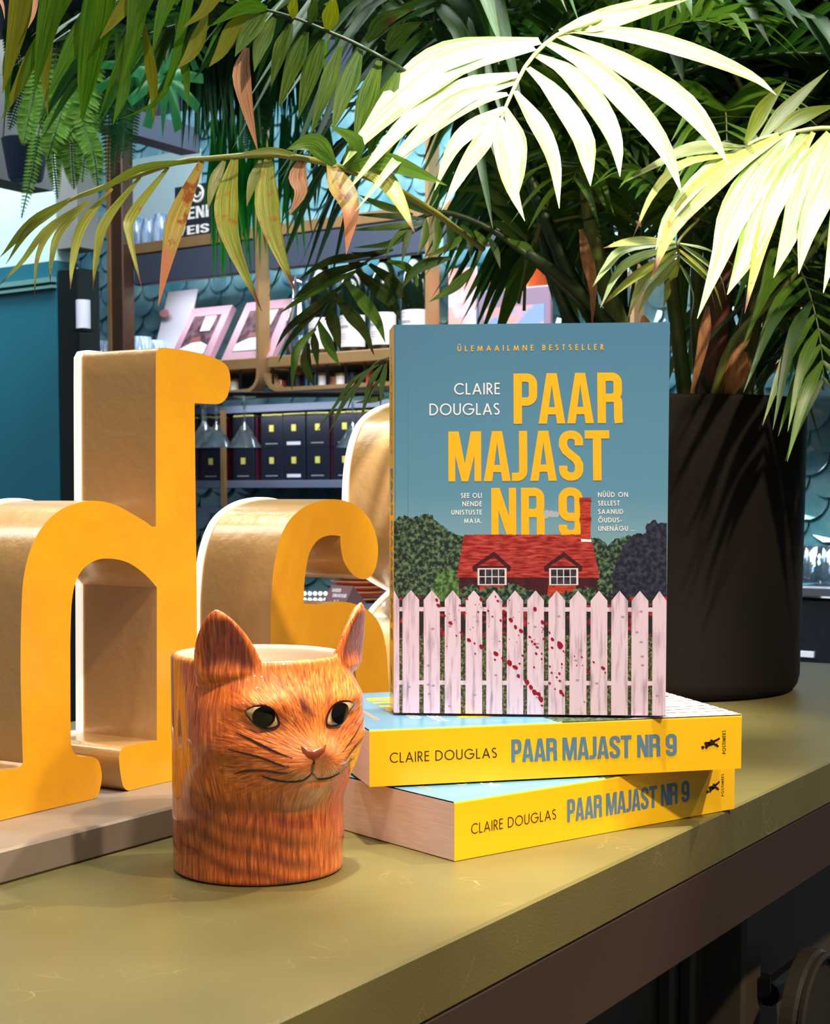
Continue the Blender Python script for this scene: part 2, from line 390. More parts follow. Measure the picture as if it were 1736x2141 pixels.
letter('tall mirrored h letter, leftmost of the yellow sign letters, behind the ginger cat mug', [
    (326, 739), (331, 729), (342, 727), (400, 735), (450, 749), (476, 767), (482, 800), (475, 830), (464, 842), (452, 845), (407, 843, 1), (412, 1300, 1),
    (413, 1548, 1), (440, 1542), (462, 1550), (470, 1590), (462, 1605), (450, bl(450)+2, 1), (270, bl(270)+1, 1), (258, 1645), (251, 1610), (249, 1580), (256, 1564), (270, 1559), (328, 1548, 1),
    (328, 1228, 1), (300, 1198), (262, 1174), (215, 1168), (182, 1182), (160, 1212), (150, 1262), (147, 1350, 1), (148, 1540), (152, 1570), (165, 1581), (192, 1582), (207, 1592), (213, 1625), (206, 1660), (197, bl(197), 1),
    (-60, bl(-60), 1), (-72, 1700), (-70, 1655), (-50, 1632), (0, 1612), (38, 1606), (48, 1596, 1), (43, 1400), (47, 1230), (60, 1160), (86, 1105), (122, 1069), (160, 1052), (200, 1047), (242, 1056), (300, 1088), (318, 1101), (326, 1101, 1)])
letter('mirrored a letter with a curled top, middle one of the yellow letters', [
    (566, 1330, 1), (567, 1250), (577, 1160), (600, 1095), (640, 1058), (690, 1044), (735, 1052), (770, 1081), (788, 1125), (790, 1165), (781, 1198), (764, 1211), (740, 1203), (720, 1175), (713, 1145), (712, 1121, 1), (690, 1119), (664, 1130), (646, 1160), (637, 1215), (635, 1262, 1),
    (670, 1263), (705, 1258), (740, 1262), (775, 1280), (797, 1312), (808, 1360), (812, 1420), (812, 1470), (800, 1520), (770, bl(770), 1), (545, bl(545), 1), (535, 1570), (540, 1530), (566, 1520, 1)],
    [[(640, 1370), (690, 1355), (730, 1370), (745, 1420), (735, 1480), (690, 1505), (650, 1490), (636, 1440)]])
letter('mirrored capital R letter, rightmost of the yellow sign letters, mostly behind the standing book', [
    (1190, 850, 1), (1192, 1520, 1), (1100, 1540, 1), (1098, 1265, 1), (1060, 1262), (1030, 1290), (1000, 1400), (985, 1560, 1), (880, 1585, 1), (872, 1500), (885, 1380), (915, 1290), (958, 1240, 1), (905, 1205), (875, 1150), (866, 1060), (872, 960), (892, 890), (925, 855), (975, 838), (1060, 832)],
    [[(1098, 925, 1), (1020, 925), (978, 955), (965, 1030), (975, 1110), (1010, 1150), (1098, 1158, 1)]])
# ---------------------------------------------------------------- stroke lettering (two caps alphabets drawn as outlines)
def arc(cx, cy, rx, ry, a0, a1, n=12):
    return [(cx+rx*math.cos(math.radians(a0+(a1-a0)*i/n)), cy+ry*math.sin(math.radians(a0+(a1-a0)*i/n))) for i in range(n+1)]
def stroke_quads(pts, t):
    P = [Vector(pts[0])]
    for p in pts[1:]:
        if (Vector(p)-P[-1]).length > 1e-4: P.append(Vector(p))
    n = len(P); L = []; R = []
    for i in range(n):
        d0 = (P[i]-P[i-1]).normalized() if i > 0 else (P[1]-P[0]).normalized()
        d1 = (P[i+1]-P[i]).normalized() if i < n-1 else d0
        n0 = Vector((-d0.y, d0.x)); n1 = Vector((-d1.y, d1.x)); m = (n0+n1); m = m.normalized() if m.length > 1e-6 else n0
        k = t/2/max(.35, m.dot(n1)); L.append(P[i]+m*k); R.append(P[i]-m*k)
    return [[L[i], R[i], R[i+1], L[i+1]] for i in range(n-1)]
def geo_font(t):
    h = t/2; G = {}
    def D(x, y0, y1, w): r = (y1-y0)/2; return [(x, y1), (w-r, y1)]+arc(w-r, (y0+y1)/2, r, r, 90, -90)+[(x, y0)]
    G['A'] = (.78, [[(h*.8, 0), (.39, 1-h*.6)], [(.39, 1-h*.6), (.78-h*.8, 0)], [(.17, .31), (.61, .31)]])
    G['B'] = (.52, [[(h, 0), (h, 1)], D(h, .53, 1-h, .44), D(h, h, .53, .52-h)])
    G['C'] = (.84, [arc(.5, .5, .5-h, .5-h, 45, 315, 24)])
    G['D'] = (.74, [[(h, 0), (h, 1)], [(h, 1-h), (.26, 1-h)]+arc(.26, .5, .48-h, .5-h, 90, -90, 18)+[(h, h)]])
    G['E'] = (.46, [[(h, 0), (h, 1)], [(h, 1-h), (.46, 1-h)], [(h, .53), (.43, .53)], [(h, h), (.46, h)]])
    G['G'] = (1.0, [arc(.5, .5, .5-h, .5-h, 42, 360, 26), [(.53, .5), (1, .5)]])
    G['I'] = (t, [[(h, 0), (h, 1)]])
    G['J'] = (.32, [[(.32-h, 1), (.32-h, .16)]+arc(.16, .16, .16-h, .16-h, 0, -130, 8)])
    G['L'] = (.42, [[(h, 0), (h, 1)], [(h, h), (.42, h)]])
    G['M'] = (.94, [[(h, 0), (.18, 1-h)], [(.18, 1-h), (.47, .06)], [(.47, .06), (.76, 1-h)], [(.76, 1-h), (.94-h, 0)]])
    G['N'] = (.76, [[(h, 0), (h, 1)], [(h, .97), (.76-h, .03)], [(.76-h, 0), (.76-h, 1)]])
    G['O'] = (1.0, [arc(.5, .5, .5-h, .5-h, 0, 360, 32)])
    G['P'] = (.47, [[(h, 0), (h, 1)], D(h, .45, 1-h, .47-h)])
    G['R'] = (.52, [[(h, 0), (h, 1)], D(h, .47, 1-h, .47-h), [(.2, .47), (.5, 0)]])
    G['S'] = (.5, [arc(.25, .755, .2, .245-h, 35, 250, 12)+arc(.25, .265, .25-h, .265-h, 75, -145, 14)])
    G['T'] = (.5, [[(.25, 0), (.25, 1)], [(0, 1-h), (.5, 1-h)]])
    G['U'] = (.64, [[(h, 1), (h, .32)]+arc(.32, .32, .32-h, .32-h, 180, 360, 14)+[(.64-h, 1)]])
    G['V'] = (.72, [[(h*.8, 1), (.36, .02)], [(.36, .02), (.72-h*.8, 1)]])
    G['-'] = (.34, [[(.02, .36), (.32, .36)]]); G['.'] = (.16, [[(.08-h, h), (.08+h, h)]]); G[' '] = (.28, [])
    dots = lambda w: [[(w/2-.2, 1.2), (w/2-.2+t, 1.2)], [(w/2+.2-t, 1.2), (w/2+.2, 1.2)]]
    G['Ü'] = (.64, G['U'][1]+dots(.64)); G['Ä'] = (.78, G['A'][1]+dots(.78))
    G['Õ'] = (1.0, G['O'][1]+[[(.3, 1.16), (.4, 1.24), (.6, 1.16), (.7, 1.24)]])
    return {k: (w, [q for s in ss for q in stroke_quads(s, t)]) for k, (w, ss) in G.items()}
def tall_font(t=.165):
    h = t/2; G = {}
    def rr(x, y, r, a0, a1): return arc(x, y, r, r, a0, a1, 6)
    Q = lambda pts: stroke_quads(pts, t)
    w = .47; r = .13
    bowl = lambda w, yb: [(h, 1-h), (w-h-r, 1-h)]+rr(w-h-r, 1-h-r, r, 90, 0)+rr(w-h-r, yb+r, r, 0, -90)+[(h, yb)]
    G['P'] = (w, Q([(h, 0), (h, 1)])+Q(bowl(w, .44)))
    w = .49; r = .12
    G['R'] = (w, Q([(h, 0), (h, 1)])+Q(bowl(w-.005, .50))+Q([(.24, .50)]+[(w-h-.10, .50)]+rr(w-h-.10, .40, .10, 90, 0)+[(w-h, .1), (w-h+.012, 0)]))
    w = .53
    G['A'] = (w, [[(0, 0), (t, 0), (w/2+.02, .93), (w/2-.10, 1)], [(w-t, 0), (w, 0), (w/2+.10, 1), (w/2-.02, .93)], [(w/2-.10, 1), (w/2-.03, .80), (w/2+.03, .80), (w/2+.10, 1)], [(.11, .18), (w-.11, .18), (w-.135, .325), (.135, .325)]])
    w = .65
    G['M'] = (w, [[(0, 0), (.135, 0), (.135, 1), (0, 1)], [(w-.135, 0), (w, 0), (w, 1), (w-.135, 1)], [(.02, 1), (.205, 1), (w/2+.065, 0), (w/2-.065, 0)], [(w-.205, 1), (w-.02, 1), (w/2+.065, 0), (w/2-.065, 0)]])
    w = .5
    G['N'] = (w, [[(0, 0), (.145, 0), (.145, 1), (0, 1)], [(w-.145, 0), (w, 0), (w, 1), (w-.145, 1)], [(.0, 1), (.17, 1), (w, 0), (w-.17, 0)]])
    w = .31
    G['J'] = (w, Q([(w-h, 1), (w-h, h+.12)]+rr(w-h-.12, h+.12, .12, 0, -90)+[(0, h)]))
    w = .48; r = .14
    G['S'] = (w, Q([(w-h, .70), (w-h, 1-h-r)]+rr(w-h-r, 1-h-r, r, 0, 90)+rr(h+r, 1-h-r, r, 90, 180)+[(h, .70), (h+.05, .60), (w-h-.05, .42), (w-h, .32), (w-h, h+r)]+rr(w-h-r, h+r, r, 0, -90)+rr(h+r, h+r, r, 270, 180)+[(h, .30)]))
    G['T'] = (w, Q([(w/2, 0), (w/2, 1)])+Q([(0, 1-h), (w, 1-h)]))
    G['9'] = (w, Q([(w-h, .46), (w-h-.02, .40)][:0] or [(w-h-.04, .42), (h+r, .42)]+rr(h+r, .42+r, r, 270, 180)+rr(h+r, 1-h-r, r, 180, 90)+rr(w-h-r, 1-h-r, r, 90, 0)+[(w-h, h+r)]+rr(w-h-r, h+r, r, 0, -90)+rr(h+r, h+r, r, 270, 180)+[(h, .27)]))
    G['E'] = (.43, Q([(h, 0), (h, 1)])+Q([(h, 1-h), (.43, 1-h)])+Q([(h, .51), (.39, .51)])+Q([(h, h), (.43, h)]))
    G['I'] = (t, Q([(h, 0), (h, 1)])); G['V'] = (.5, [[(0, 1), (t, 1), (.25+.06, 0), (.25-.06, 0)], [(.5-t, 1), (.5, 1), (.31, 0), (.19, 0)]]); G[' '] = (.2, [])
    G['U'] = (w, Q([(h, 1), (h, h+r)]+rr(h+r, h+r, r, 180, 270)+rr(w-h-r, h+r, r, 270, 360)+[(w-h, 1)]))
    return G
FUT = geo_font(.115); FUTB = geo_font(.15); BEB = tall_font()
def put_text(mb, font, s, x0, x1, y0, y1, fn, mi=0, gap=None, ymax=None, clip_low=None):
    """letters of s fitted between x0..x1 and baseline y0..cap y1; fn maps to 3-D"""
    H = y1-y0; ws = [font[c][0] for c in s]; tot = sum(ws); n = len(s)
    if gap is None: sx = min(abs(H), (x1-x0)/tot/1.02); g = ((x1-x0)-tot*sx)/max(1, n-1)
    else: sx = (x1-x0)/(tot+gap*(n-1)); g = gap*sx
    x = x0
    for c, w in zip(s, ws):
        vs, tris = glyph_union(font, c)
        if vs: mb.add([fn(x+p[0]*sx, y0+(max(p[1], clip_low) if clip_low else p[1])*H) for p in vs], tris, mi)
        x += w*sx+g
_GC = {}
def glyph_union(font, c):
    """strokes of one letter merged into a single flat triangulated outline"""
    k = (id(font), c)
    if k not in _GC:
        V = []; Fc = []
        for q in font[c][1]:
            b = len(V); q = [Vector(p) for p in q]
            ar = sum(q[i].x*q[(i+1) % len(q)].y-q[(i+1) % len(q)].x*q[i].y for i in range(len(q)))
            if ar < 0: q = q[::-1]
            V += q; Fc.append(list(range(b, b+len(q))))
        if V:
            r = geometry.delaunay_2d_cdt(V, [], Fc, 1, 1e-5); _GC[k] = ([(p.x, p.y) for p in r[0]], [tuple(f) for f, o_ in zip(r[2], r[5]) if len(o_)])
        else: _GC[k] = ([], [])
    return _GC[k]
# ---------------------------------------------------------------- the thriller: one design, three copies
BW, BH, BT = .1390, .1985, .0280
def homog(src, dst):
    M = []; b = []
    for (x, y), (u, v) in zip(src, dst):
        M += [[x, y, 1, 0, 0, 0, -u*x, -u*y], [0, 0, 0, x, y, 1, -v*x, -v*y]]; b += [u, v]
    h = np.linalg.solve(np.array(M, float), np.array(b, float))
    return lambda x, y: ((h[0]*x+h[1]*y+h[2])/(h[6]*x+h[7]*y+1), (h[3]*x+h[4]*y+h[5])/(h[6]*x+h[7]*y+1))
CV = homog([(824, 1490), (1380, 1497), (1399, 692), (824, 691)], [(0, 0), (BW, 0), (BW, BH), (0, BH)])
Z1 = lambda zx, zy: CV(780+zx*.36866, 660+zy*.36866)
Z2 = lambda zx, zy: CV(780+zx*.36866, 1000+zy*.36866)
SPN = homog([(160, 472), (1623, 402), (1628, 200), (160, 243)], [(0, 0), (BH, 0), (BH, BT), (0, BT)])   # spine: (from head, across)
m_sky = bpy.data.materials.new('cover_sky'); m_sky.use_nodes = True
def _sky(m):
    nt = m.node_tree; L = nt.links.new; p = nt.nodes['Principled BSDF']; tc = nn(nt, 'ShaderNodeTexCoord'); sx = nn(nt, 'ShaderNodeSeparateXYZ'); L(tc.outputs['Object'], sx.inputs[0])
    mr = nn(nt, 'ShaderNodeMapRange'); mr.inputs[1].default_value = .07; mr.inputs[2].default_value = .19; L(sx.outputs[2], mr.inputs[0])
    cr = nn(nt, 'ShaderNodeValToRGB'); cr.color_ramp.elements[0].color = rgb(140, 178, 194); cr.color_ramp.elements[1].color = rgb(78, 128, 164)
    e = cr.color_ramp.elements.new(.35); e.color = rgb(92, 146, 178); L(mr.outputs[0], cr.inputs[0]); L(cr.outputs[0], p.inputs['Base Color']); p.inputs['Roughness'].default_value = .30
_sky(m_sky)
m_bky = mat('book_yellow', (250, 196, 22), rough=.27); m_bkpage = mat('paper_edges', (238, 218, 212), rough=.9, c2=(222, 200, 194), nscale=60, stretch=(1, 30, 1))
m_tyel = mat('print_yellow', (248, 184, 34), rough=.36); m_twht = mat('print_white', (242, 238, 246), rough=.4); m_tblk = mat('print_black', (44, 24, 14), rough=.4); m_tblu = mat('print_blue', (92, 128, 160), rough=.4)
m_tree = mat('print_tree', (22, 40, 40), rough=.42, c2=(104, 134, 98), nscale=460, nlow=.45, nhigh=.66, detail=6)
m_tree2 = mat('print_tree_dark', (24, 24, 44), rough=.42, c2=(58, 62, 84), nscale=420, nlow=.42, nhigh=.66, detail=6)
m_roof = mat('print_roof', (132, 22, 30), rough=.42, c2=(206, 84, 72), nscale=420, stretch=(.35, 1, 2.2), nlow=.4, nhigh=.7, detail=5)
m_brick = mat('print_brick', (200, 70, 48), rough=.42, c2=(150, 44, 36), nscale=500, stretch=(.6, 1, 2.5), nlow=.4, nhigh=.6)
m_wallsh = mat('print_dark_wall', (76, 24, 34), rough=.42, c2=(52, 18, 30), nscale=300)
m_grass = mat('print_hedge', (46, 52, 34), rough=.42, c2=(150, 150, 110), nscale=700, nlow=.45, nhigh=.7, detail=5)
m_hedge = mat('print_flowers', (34, 38, 38), rough=.42, c2=(196, 50, 52), nscale=260, nlow=.52, nhigh=.66, detail=4)
m_pick = mat('print_picket', (226, 206, 228), rough=.42, c2=(150, 124, 152), nscale=150, stretch=(3.0, 1, .30), nlow=.50, nhigh=.76, detail=6)
m_blood = mat('print_blood', (150, 8, 34), rough=.4); m_winw = mat('print_window', (225, 222, 225), rough=.4); m_wind = mat('print_window_dark', (70, 64, 84), rough=.4, c2=(24, 22, 36), nscale=300)
m_cloud = mat('print_cloud', (168, 182, 196), rough=.4)
m_cream = mat('print_cream', (226, 214, 210), rough=.5)
m_bush = mat('print_bush', (40, 74, 44), rough=.42, c2=(110, 150, 84), nscale=460, nlow=.42, nhigh=.64, detail=5)
m_knot = mat('print_knot', (170, 148, 168), rough=.45)
OFFS = .00005
def make_book(label, skew=0.0):
    root = thing('paperback_book', label, 'book', (0, 0, 0), 'copies of the same thriller paperback')
    bk = lambda x, z, y: Vector((x-(skew*y/BT if x < BW*.5 else 0), y, z))
    # cover: front, spine and back as one folded card
    mb = MB(); tc_ = .0004; r = .0009
    mb.add([bk(0, 0, r), bk(r*.3, 0, r*.3), bk(r, 0, 0), bk(BW, 0, 0), bk(0, BH, r), bk(r*.3, BH, r*.3), bk(r, BH, 0), bk(BW, BH, 0)], [(1, 2, 6, 5), (2, 3, 7, 6)], 0)
    mb.add([bk(0, 0, r), bk(r*.3, 0, r*.3), bk(0, BH, r), bk(r*.3, BH, r*.3), bk(0, 0, BT), bk(0, BH, BT)], [(0, 1, 3, 2), (4, 0, 2, 5)], 1)
    mb.add([bk(0, 0, BT), bk(BW, 0, BT), bk(0, BH, BT), bk(BW, BH, BT)], [(1, 0, 2, 3)], 1)
    for (x0, z0, x1, z1) in ((BW, 0, BW, BH),):   # white card thickness at the fore-edge
        mb.add([bk(x0, z0, 0), bk(x1, z1, 0), bk(x1, z1, tc_), bk(x0, z0, tc_)], [(0, 1, 2, 3)], 2)
    # crease beside the spine
    mb.add([bk(.0072, 0, -.00005), bk(.0076, 0, -.00005), bk(.0076, BH, -.00005), bk(.0072, BH, -.00005)], [(0, 1, 2, 3)], 3)
    link('cover', mb, [m_sky, m_bky, m_twht, m_tblu], root, local=True)
    pb = MB(); e = .0002
    o8 = [bk(e, e*0, e+tc_), bk(BW-.0004, 0, e+tc_), bk(BW-.0004, 0, BT-e), bk(e, 0, BT-e), bk(e, BH, e+tc_), bk(BW-.0004, BH, e+tc_), bk(BW-.0004, BH, BT-e), bk(e, BH, BT-e)]
    pb.add(o8, [(0, 1, 2, 3), (7, 6, 5, 4), (1, 5, 6, 2), (0, 3, 7, 4)]); link('page_block', pb, m_bkpage, root, local=True)
    F = lambda lvl: (lambda x, z: Vector((min(max(x, 0), BW), -OFFS*lvl, min(max(z, 0), BH))))
    rnd = random.Random(5)
    def P(mb, pts, lvl, mi, zz=Z2): mb.poly([F(lvl)(*zz(*p)) for p in pts], mi)
    def bumpy(pts, amp=9):
        out = []
        for i in range(len(pts)-1):
            (a, b), (c, d) = pts[i], pts[i+1]; L = math.hypot(c-a, d-b); n = max(1, int(L/9))
            for k in range(n):
                t = k/n; out.append((a+(c-a)*t+rnd.uniform(-amp, amp)*.7, b+(d-b)*t+rnd.uniform(-amp, amp)))
        return out+[pts[-1]]
    ti = MB(); put = lambda s, x0, x1, y0, y1, font, m=ti, lvl=1.5, zz=Z1, **k: put_text(m, font, s, x0, x1, y1, y0, lambda x, y: F(lvl)(*zz(x, y)), **k)
    for s, xs, y0, y1 in (('PAAR', ((797, 930), (937, 1087), (1097, 1247), (1268, 1407)), 367, 650), ('MAJAST', ((428, 613), (627, 778), (785, 872), (888, 1037), (1050, 1185), (1195, 1332)), 690, 970), ('NR9', ((668, 808), (835, 967), (1045, 1180)), 1008, 1291)):
        for c, (x0, x1) in zip(s, xs): put(c, x0, x1, y0, y1, BEB, gap=0)
    link('title_lettering', ti, m_tyel, root, local=True)
    au = MB(); put('CLAIRE', 462, 720, 418, 483, FUT, au); put('DOUGLAS', 322, 718, 532, 598, FUT, au); link('author_lettering', au, m_twht, root, local=True)
    bs = MB(); put('ÜLEMAAILMNE BESTSELLER', 482, 1305, 206, 238, FUTB, bs); link('banner_lettering', bs, m_tyel, root, local=True)
    bl_ = MB(); bl2 = MB()
    for i, (s, w) in enumerate((('SEE OLI', 117), ('NENDE', 109), ('UNISTUSTE', 171), ('MAJA.', 100))): put(s, 615-w, 615, 1035+47*i, 1062+47*i, FUTB, bl_)
    for i, (s, w) in enumerate((('NÜÜD ON', 167), ('SELLEST', 120), ('SAANUD', 140), ('ÕUDUS-', 132), ('UNENÄGU ...', 204))): put(s, 1266, 1266+w, 1036+47*i, 1063+47*i, FUTB, bl2)
    link('blurb_lettering', bl_, m_twht, root, local=True); link('blurb_lettering', bl2, m_twht, root, local=True)
    # printed picture
    ar = MB()
    P(ar, bumpy([(880, 200), (960, 215), (1050, 215), (1050, 250), (960, 255), (900, 240), (880, 200)], 6), .5, 10)
    P(ar, bumpy([(112, 268), (150, 245), (180, 240), (230, 250), (300, 225), (340, 240), (350, 265), (385, 285), (430, 320), (470, 340), (510, 350), (545, 345)], 8)+[(545, 720), (100, 720)], 2, 0)
    P(ar, bumpy([(1225, 362), (1270, 372), (1305, 390), (1320, 412), (1345, 395), (1370, 372), (1430, 358), (1470, 365), (1500, 400)], 8)+[(1500, 720), (1225, 720)], 2, 0)
    P(ar, bumpy([(1440, 380), (1468, 345), (1530, 345), (1535, 290), (1580, 272), (1600, 290), (1648, 286)], 8)+[(1650, 720), (1340, 720), (1345, 560), (1400, 420)], 2.3, 1)
    P(ar, [(100, 690), (1650, 690), (1650, 915), (100, 915)], 2.6, 7)
    P(ar, [(100, 905), (1650, 905), (1650, 1346), (100, 1330)], 2.7, 6)
    P(ar, bumpy([(330, 640), (350, 575), (400, 545), (450, 540), (485, 570)], 9)+[(490, 715), (300, 715)], 2.8, 14)
    P(ar, [(487, 580), (1255, 580), (1262, 730), (485, 730)], 3, 4)
    P(ar, [(600, 620), (740, 620), (740, 730), (600, 730)], 3.2, 3); P(ar, [(985, 620), (1140, 628), (1140, 730), (975, 730)], 3.2, 3)
    P(ar, bumpy([(512, 347), (700, 344), (860, 348), (1166, 348)], 2)+[(1232, 390), (1272, 590), (1160, 588), (980, 587), (760, 584), (473, 584)], 3.5, 2)
    for ax, ay, x0, x1, yb in ((682, 448, 560, 776, 528), (1072, 452, 960, 1176, 530)):
        P(ar, [(ax, ay-8), (x1, yb-5), (x1-5, yb+22), (x0+5, yb+22), (x0, yb-5)], 3.8, 4); P(ar, [(ax, ay+22), (x1-35, yb-8), (x0+35, yb-8)], 4, 2)
        wx0, wx1, wy0, wy1 = x0+30, x1-24, yb+4, yb+98
        P(ar, [(wx0, wy0), (wx1, wy0), (wx1, wy1), (wx0, wy1)], 4.2, 8); n = 4; w_ = (wx1-wx0-16)/n
        for i in range(n):
            for j in range(2):
                a = wx0+8+i*w_; b = wy0+7+j*43; P(ar, [(a+2, b), (a+w_-3, b), (a+w_-3, b+38), (a+2, b+38)], 4.4, 9)
    P(ar, bumpy([(488, 640), (560, 620), (600, 660), (660, 630), (740, 640), (760, 620), (850, 640), (980, 690), (1190, 640), (1250, 650)], 10)+[(1255, 730), (488, 730)], 4.3, 0)
    P(ar, [(1165, 165), (1225, 165), (1222, 385), (1170, 385)], 4.5, 3); P(ar, [(1162, 143), (1229, 143), (1229, 168), (1162, 168)], 4.6, 2); P(ar, [(1162, 250), (1228, 250), (1228, 275), (1162, 275)], 4.6, 2); P(ar, [(1168, 372), (1226, 376), (1228, 390), (1170, 388)], 4.7, 11)
    for y0, y1 in ((745, 769), (1150, 1174)): P(ar, [(110, y0), (1640, y0+8), (1640, y1+8), (110, y1)], 5, 5)
    for x0, x1 in ((84, 150), (168, 262), (287, 378), (405, 495), (522, 615), (638, 727), (753, 845), (867, 960), (985, 1078), (1103, 1197), (1220, 1313), (1335, 1427), (1447, 1540), (1563, 1641)):
        xm = (x0+x1)/2; k = (xm-100)/1540; d = 12*k; kk = 8*k
        P(ar, [(max(x0, 106), 705+d), (max(xm, 108), 650+d), (x1, 705+d), (x1-10*k, 1332+14*k), (max(x0, 106)-10*k*(x0 > 106), 1331+14*k)], 6, 5)
    spots = [(360, 708, 9), (370, 738, 13), (405, 795, 7), (437, 835, 13), (490, 738, 6), (495, 888, 8), (540, 930, 14), (572, 948, 7), (608, 967, 13), (593, 774, 6), (648, 768, 7), (672, 800, 6), (703, 714, 9), (690, 690, 5), (718, 822, 7), (738, 775, 12), (690, 1005, 17), (685, 1038, 7), (728, 1030, 9), (775, 820, 13), (800, 858, 10), (832, 880, 13), (765, 1055, 16), (797, 1080, 17), (822, 1060, 7), (815, 1128, 10), (838, 1015, 7), (910, 760, 12), (950, 832, 10), (958, 868, 6), (880, 915, 9), (893, 938, 8), (908, 952, 9), (920, 970, 10), (915, 1005, 8), (945, 1005, 6), (945, 1035, 6), (903, 1080, 6), (862, 1160, 14), (884, 1190, 12), (905, 1218, 16), (928, 1228, 14), (938, 1255, 15), (945, 1290, 8), (1005, 927, 11), (1003, 972, 9), (1047, 958, 18), (990, 890, 6), (958, 925, 7), (1066, 992, 5), (1057, 1063, 6), (990, 1075, 7), (1000, 1110, 6), (1043, 1115, 7), (1028, 1135, 7), (1045, 1155, 8), (1050, 1215, 11), (1063, 1232, 8), (1018, 1200, 5), (988, 1168, 7), (1168, 1025, 7), (1128, 1020, 4), (1140, 1070, 4), (1172, 1070, 4), (1233, 1052, 7), (1285, 1085, 13), (1297, 1110, 5), (1205, 1105, 9), (390, 885, 8), (470, 905, 5), (575, 1005, 5), (610, 705, 10), (530, 700, 8)]
    for i in range(60):
        t = rnd.random(); spots.append((380+750*t+rnd.gauss(0, 60), 740+520*t*t+rnd.gauss(0, 90), rnd.uniform(2, 4)))
    for x, y, r_ in spots:
        a = rnd.uniform(.7, 1.3); P(ar, [(x+r_*math.cos(q)*rnd.uniform(.8, 1.1), y+r_*a*math.sin(q)*rnd.uniform(.8, 1.1)+r_*.3*math.cos(q)) for q in [2*math.pi*i/9 for i in range(9)]], 7, 12)
    for i in range(26):   # knots in the pickets
        x = rnd.choice((215, 332, 450, 568, 682, 800, 912, 1030, 1150, 1266, 1380, 1494, 1600))+rnd.uniform(-20, 20); y = rnd.uniform(760, 1310)
        P(ar, [(x+10*math.cos(q), y+6*math.sin(q)) for q in [2*math.pi*i/8 for i in range(8)]], 6.5, 13)
    link('cover_picture', ar, [m_tree, m_tree2, m_roof, m_brick, m_wallsh, m_pick, m_grass, m_hedge, m_winw, m_wind, m_cloud, m_twht, m_blood, m_knot, m_bush], root, local=True)
    # spine lettering
    S = lambda zx, zy: (lambda q: Vector((-.00015-skew*(BT-q[1])/BT, BT-q[1], BH-q[0])))(SPN(zx, zy))
    sp = MB()
    def spt(s, x0, x1, yl, yr, hl, hr, font, m, gap=None, mi=0):
        f = lambda x, y: S(x0+(x1-x0)*x, (yl+(yr-yl)*x)-y*(hl+(hr-hl)*x))
        asp = (x1-x0)/((hl+hr)/2); put_text(m, font, s, 0, 1, 0, 1, f, mi) if False else None
        ws = [font[c][0] for c in s]; tot = sum(ws); g = (asp-tot)/(len(s)-1); x = 0
        for c, w in zip(s, ws):
            vs, tris = glyph_union(font, c)
            if vs: m.add([f((x+p[0])/asp, p[1]) for p in vs], tris, mi)
            x += w+g
    FUTL = geo_font(.1); spt('CLAIRE DOUGLAS', 245, 682, 376, 357, 41, 40, FUTL, sp, mi=0)
    spt('PAAR MAJAST NR 9', 740, 1383, 375, 352, 89, 84, BEB, sp, mi=1)
    x = 1553; 
    f = lambda a, b: S(1567-b*13, 346-a*88)
    ws = [FUTB[c][0] for c in 'POSTIMEES']; g = (88/13-sum(ws))/8; xx = 0
    for c, w in zip('POSTIMEES', ws):
        vs, tris = glyph_union(FUTB, c); sp.add([f((xx+p[0])/(88/13), p[1]) for p in vs], tris, 0)
        xx += w+g
    # little running figure, drawn sideways
    def blob(pts): sp.poly([S(*p) for p in pts], 0)
    blob([(1474, 320), (1480, 315), (1487, 318), (1486, 326), (1478, 329)]); blob([(1485, 304), (1495, 300), (1506, 304), (1512, 312), (1503, 320), (1490, 316)])
    blob([(1498, 302), (1520, 294), (1528, 300), (1524, 312), (1508, 316)]); blob([(1518, 296), (1533, 290), (1544, 284), (1545, 291), (1530, 301)]); blob([(1520, 306), (1534, 308), (1542, 318), (1537, 322), (1526, 316)])
    blob([(1494, 312), (1500, 322), (1494, 328), (1488, 322)]); blob([(1508, 294), (1514, 290), (1518, 296), (1510, 300)])
    link('spine_lettering', sp, [m_tblk, m_tblu], root, local=True)
    return root
def move_tree(o, M): o.matrix_world = M
b_low = make_book('lowest thriller paperback of the stack, lying flat on the olive counter')
b_up = copy_tree(b_low, label='thriller paperback lying on top of the stack, under the standing copy')
def lay(o, p0, p1, z):
    """spine's lower front edge from p0 (head, left) to p1, cover up"""
    d = (p1-p0); d.z = 0; d.normalize(); nrm = Vector((-d.y, d.x, 0))
    # local x -> nrm (away), local y -> down, local z -> -d
    M = Matrix((nrm, Vector((0, 0, -1)), -d)).transposed().to_4x4()
    mid = (p0+p1)/2; org = mid+d*(BH/2); M.translation = Vector((org.x, org.y, z+BT)); o.matrix_world = M
lay(b_low, onz(951, 1802, 0), onz(1535, 1692, 0), .0003)
zb2 = BT+.0012
lay(b_up, onz(783, 1645, zb2), onz(1541, 1607, zb2), zb2)
zb3 = 2*BT+.0026
bst = make_book('standing thriller paperback showing its front cover, on top of the lying copies', skew=.0052)
pl_, pr_ = onz(824, 1490, zb3), onz(1380, 1497, zb3)
d = (pr_-pl_); d.z = 0; d.normalize(); M = Matrix((d, Vector((-d.y, d.x, 0)), ZD)).transposed().to_4x4(); M.translation = pl_; bst.matrix_world = M
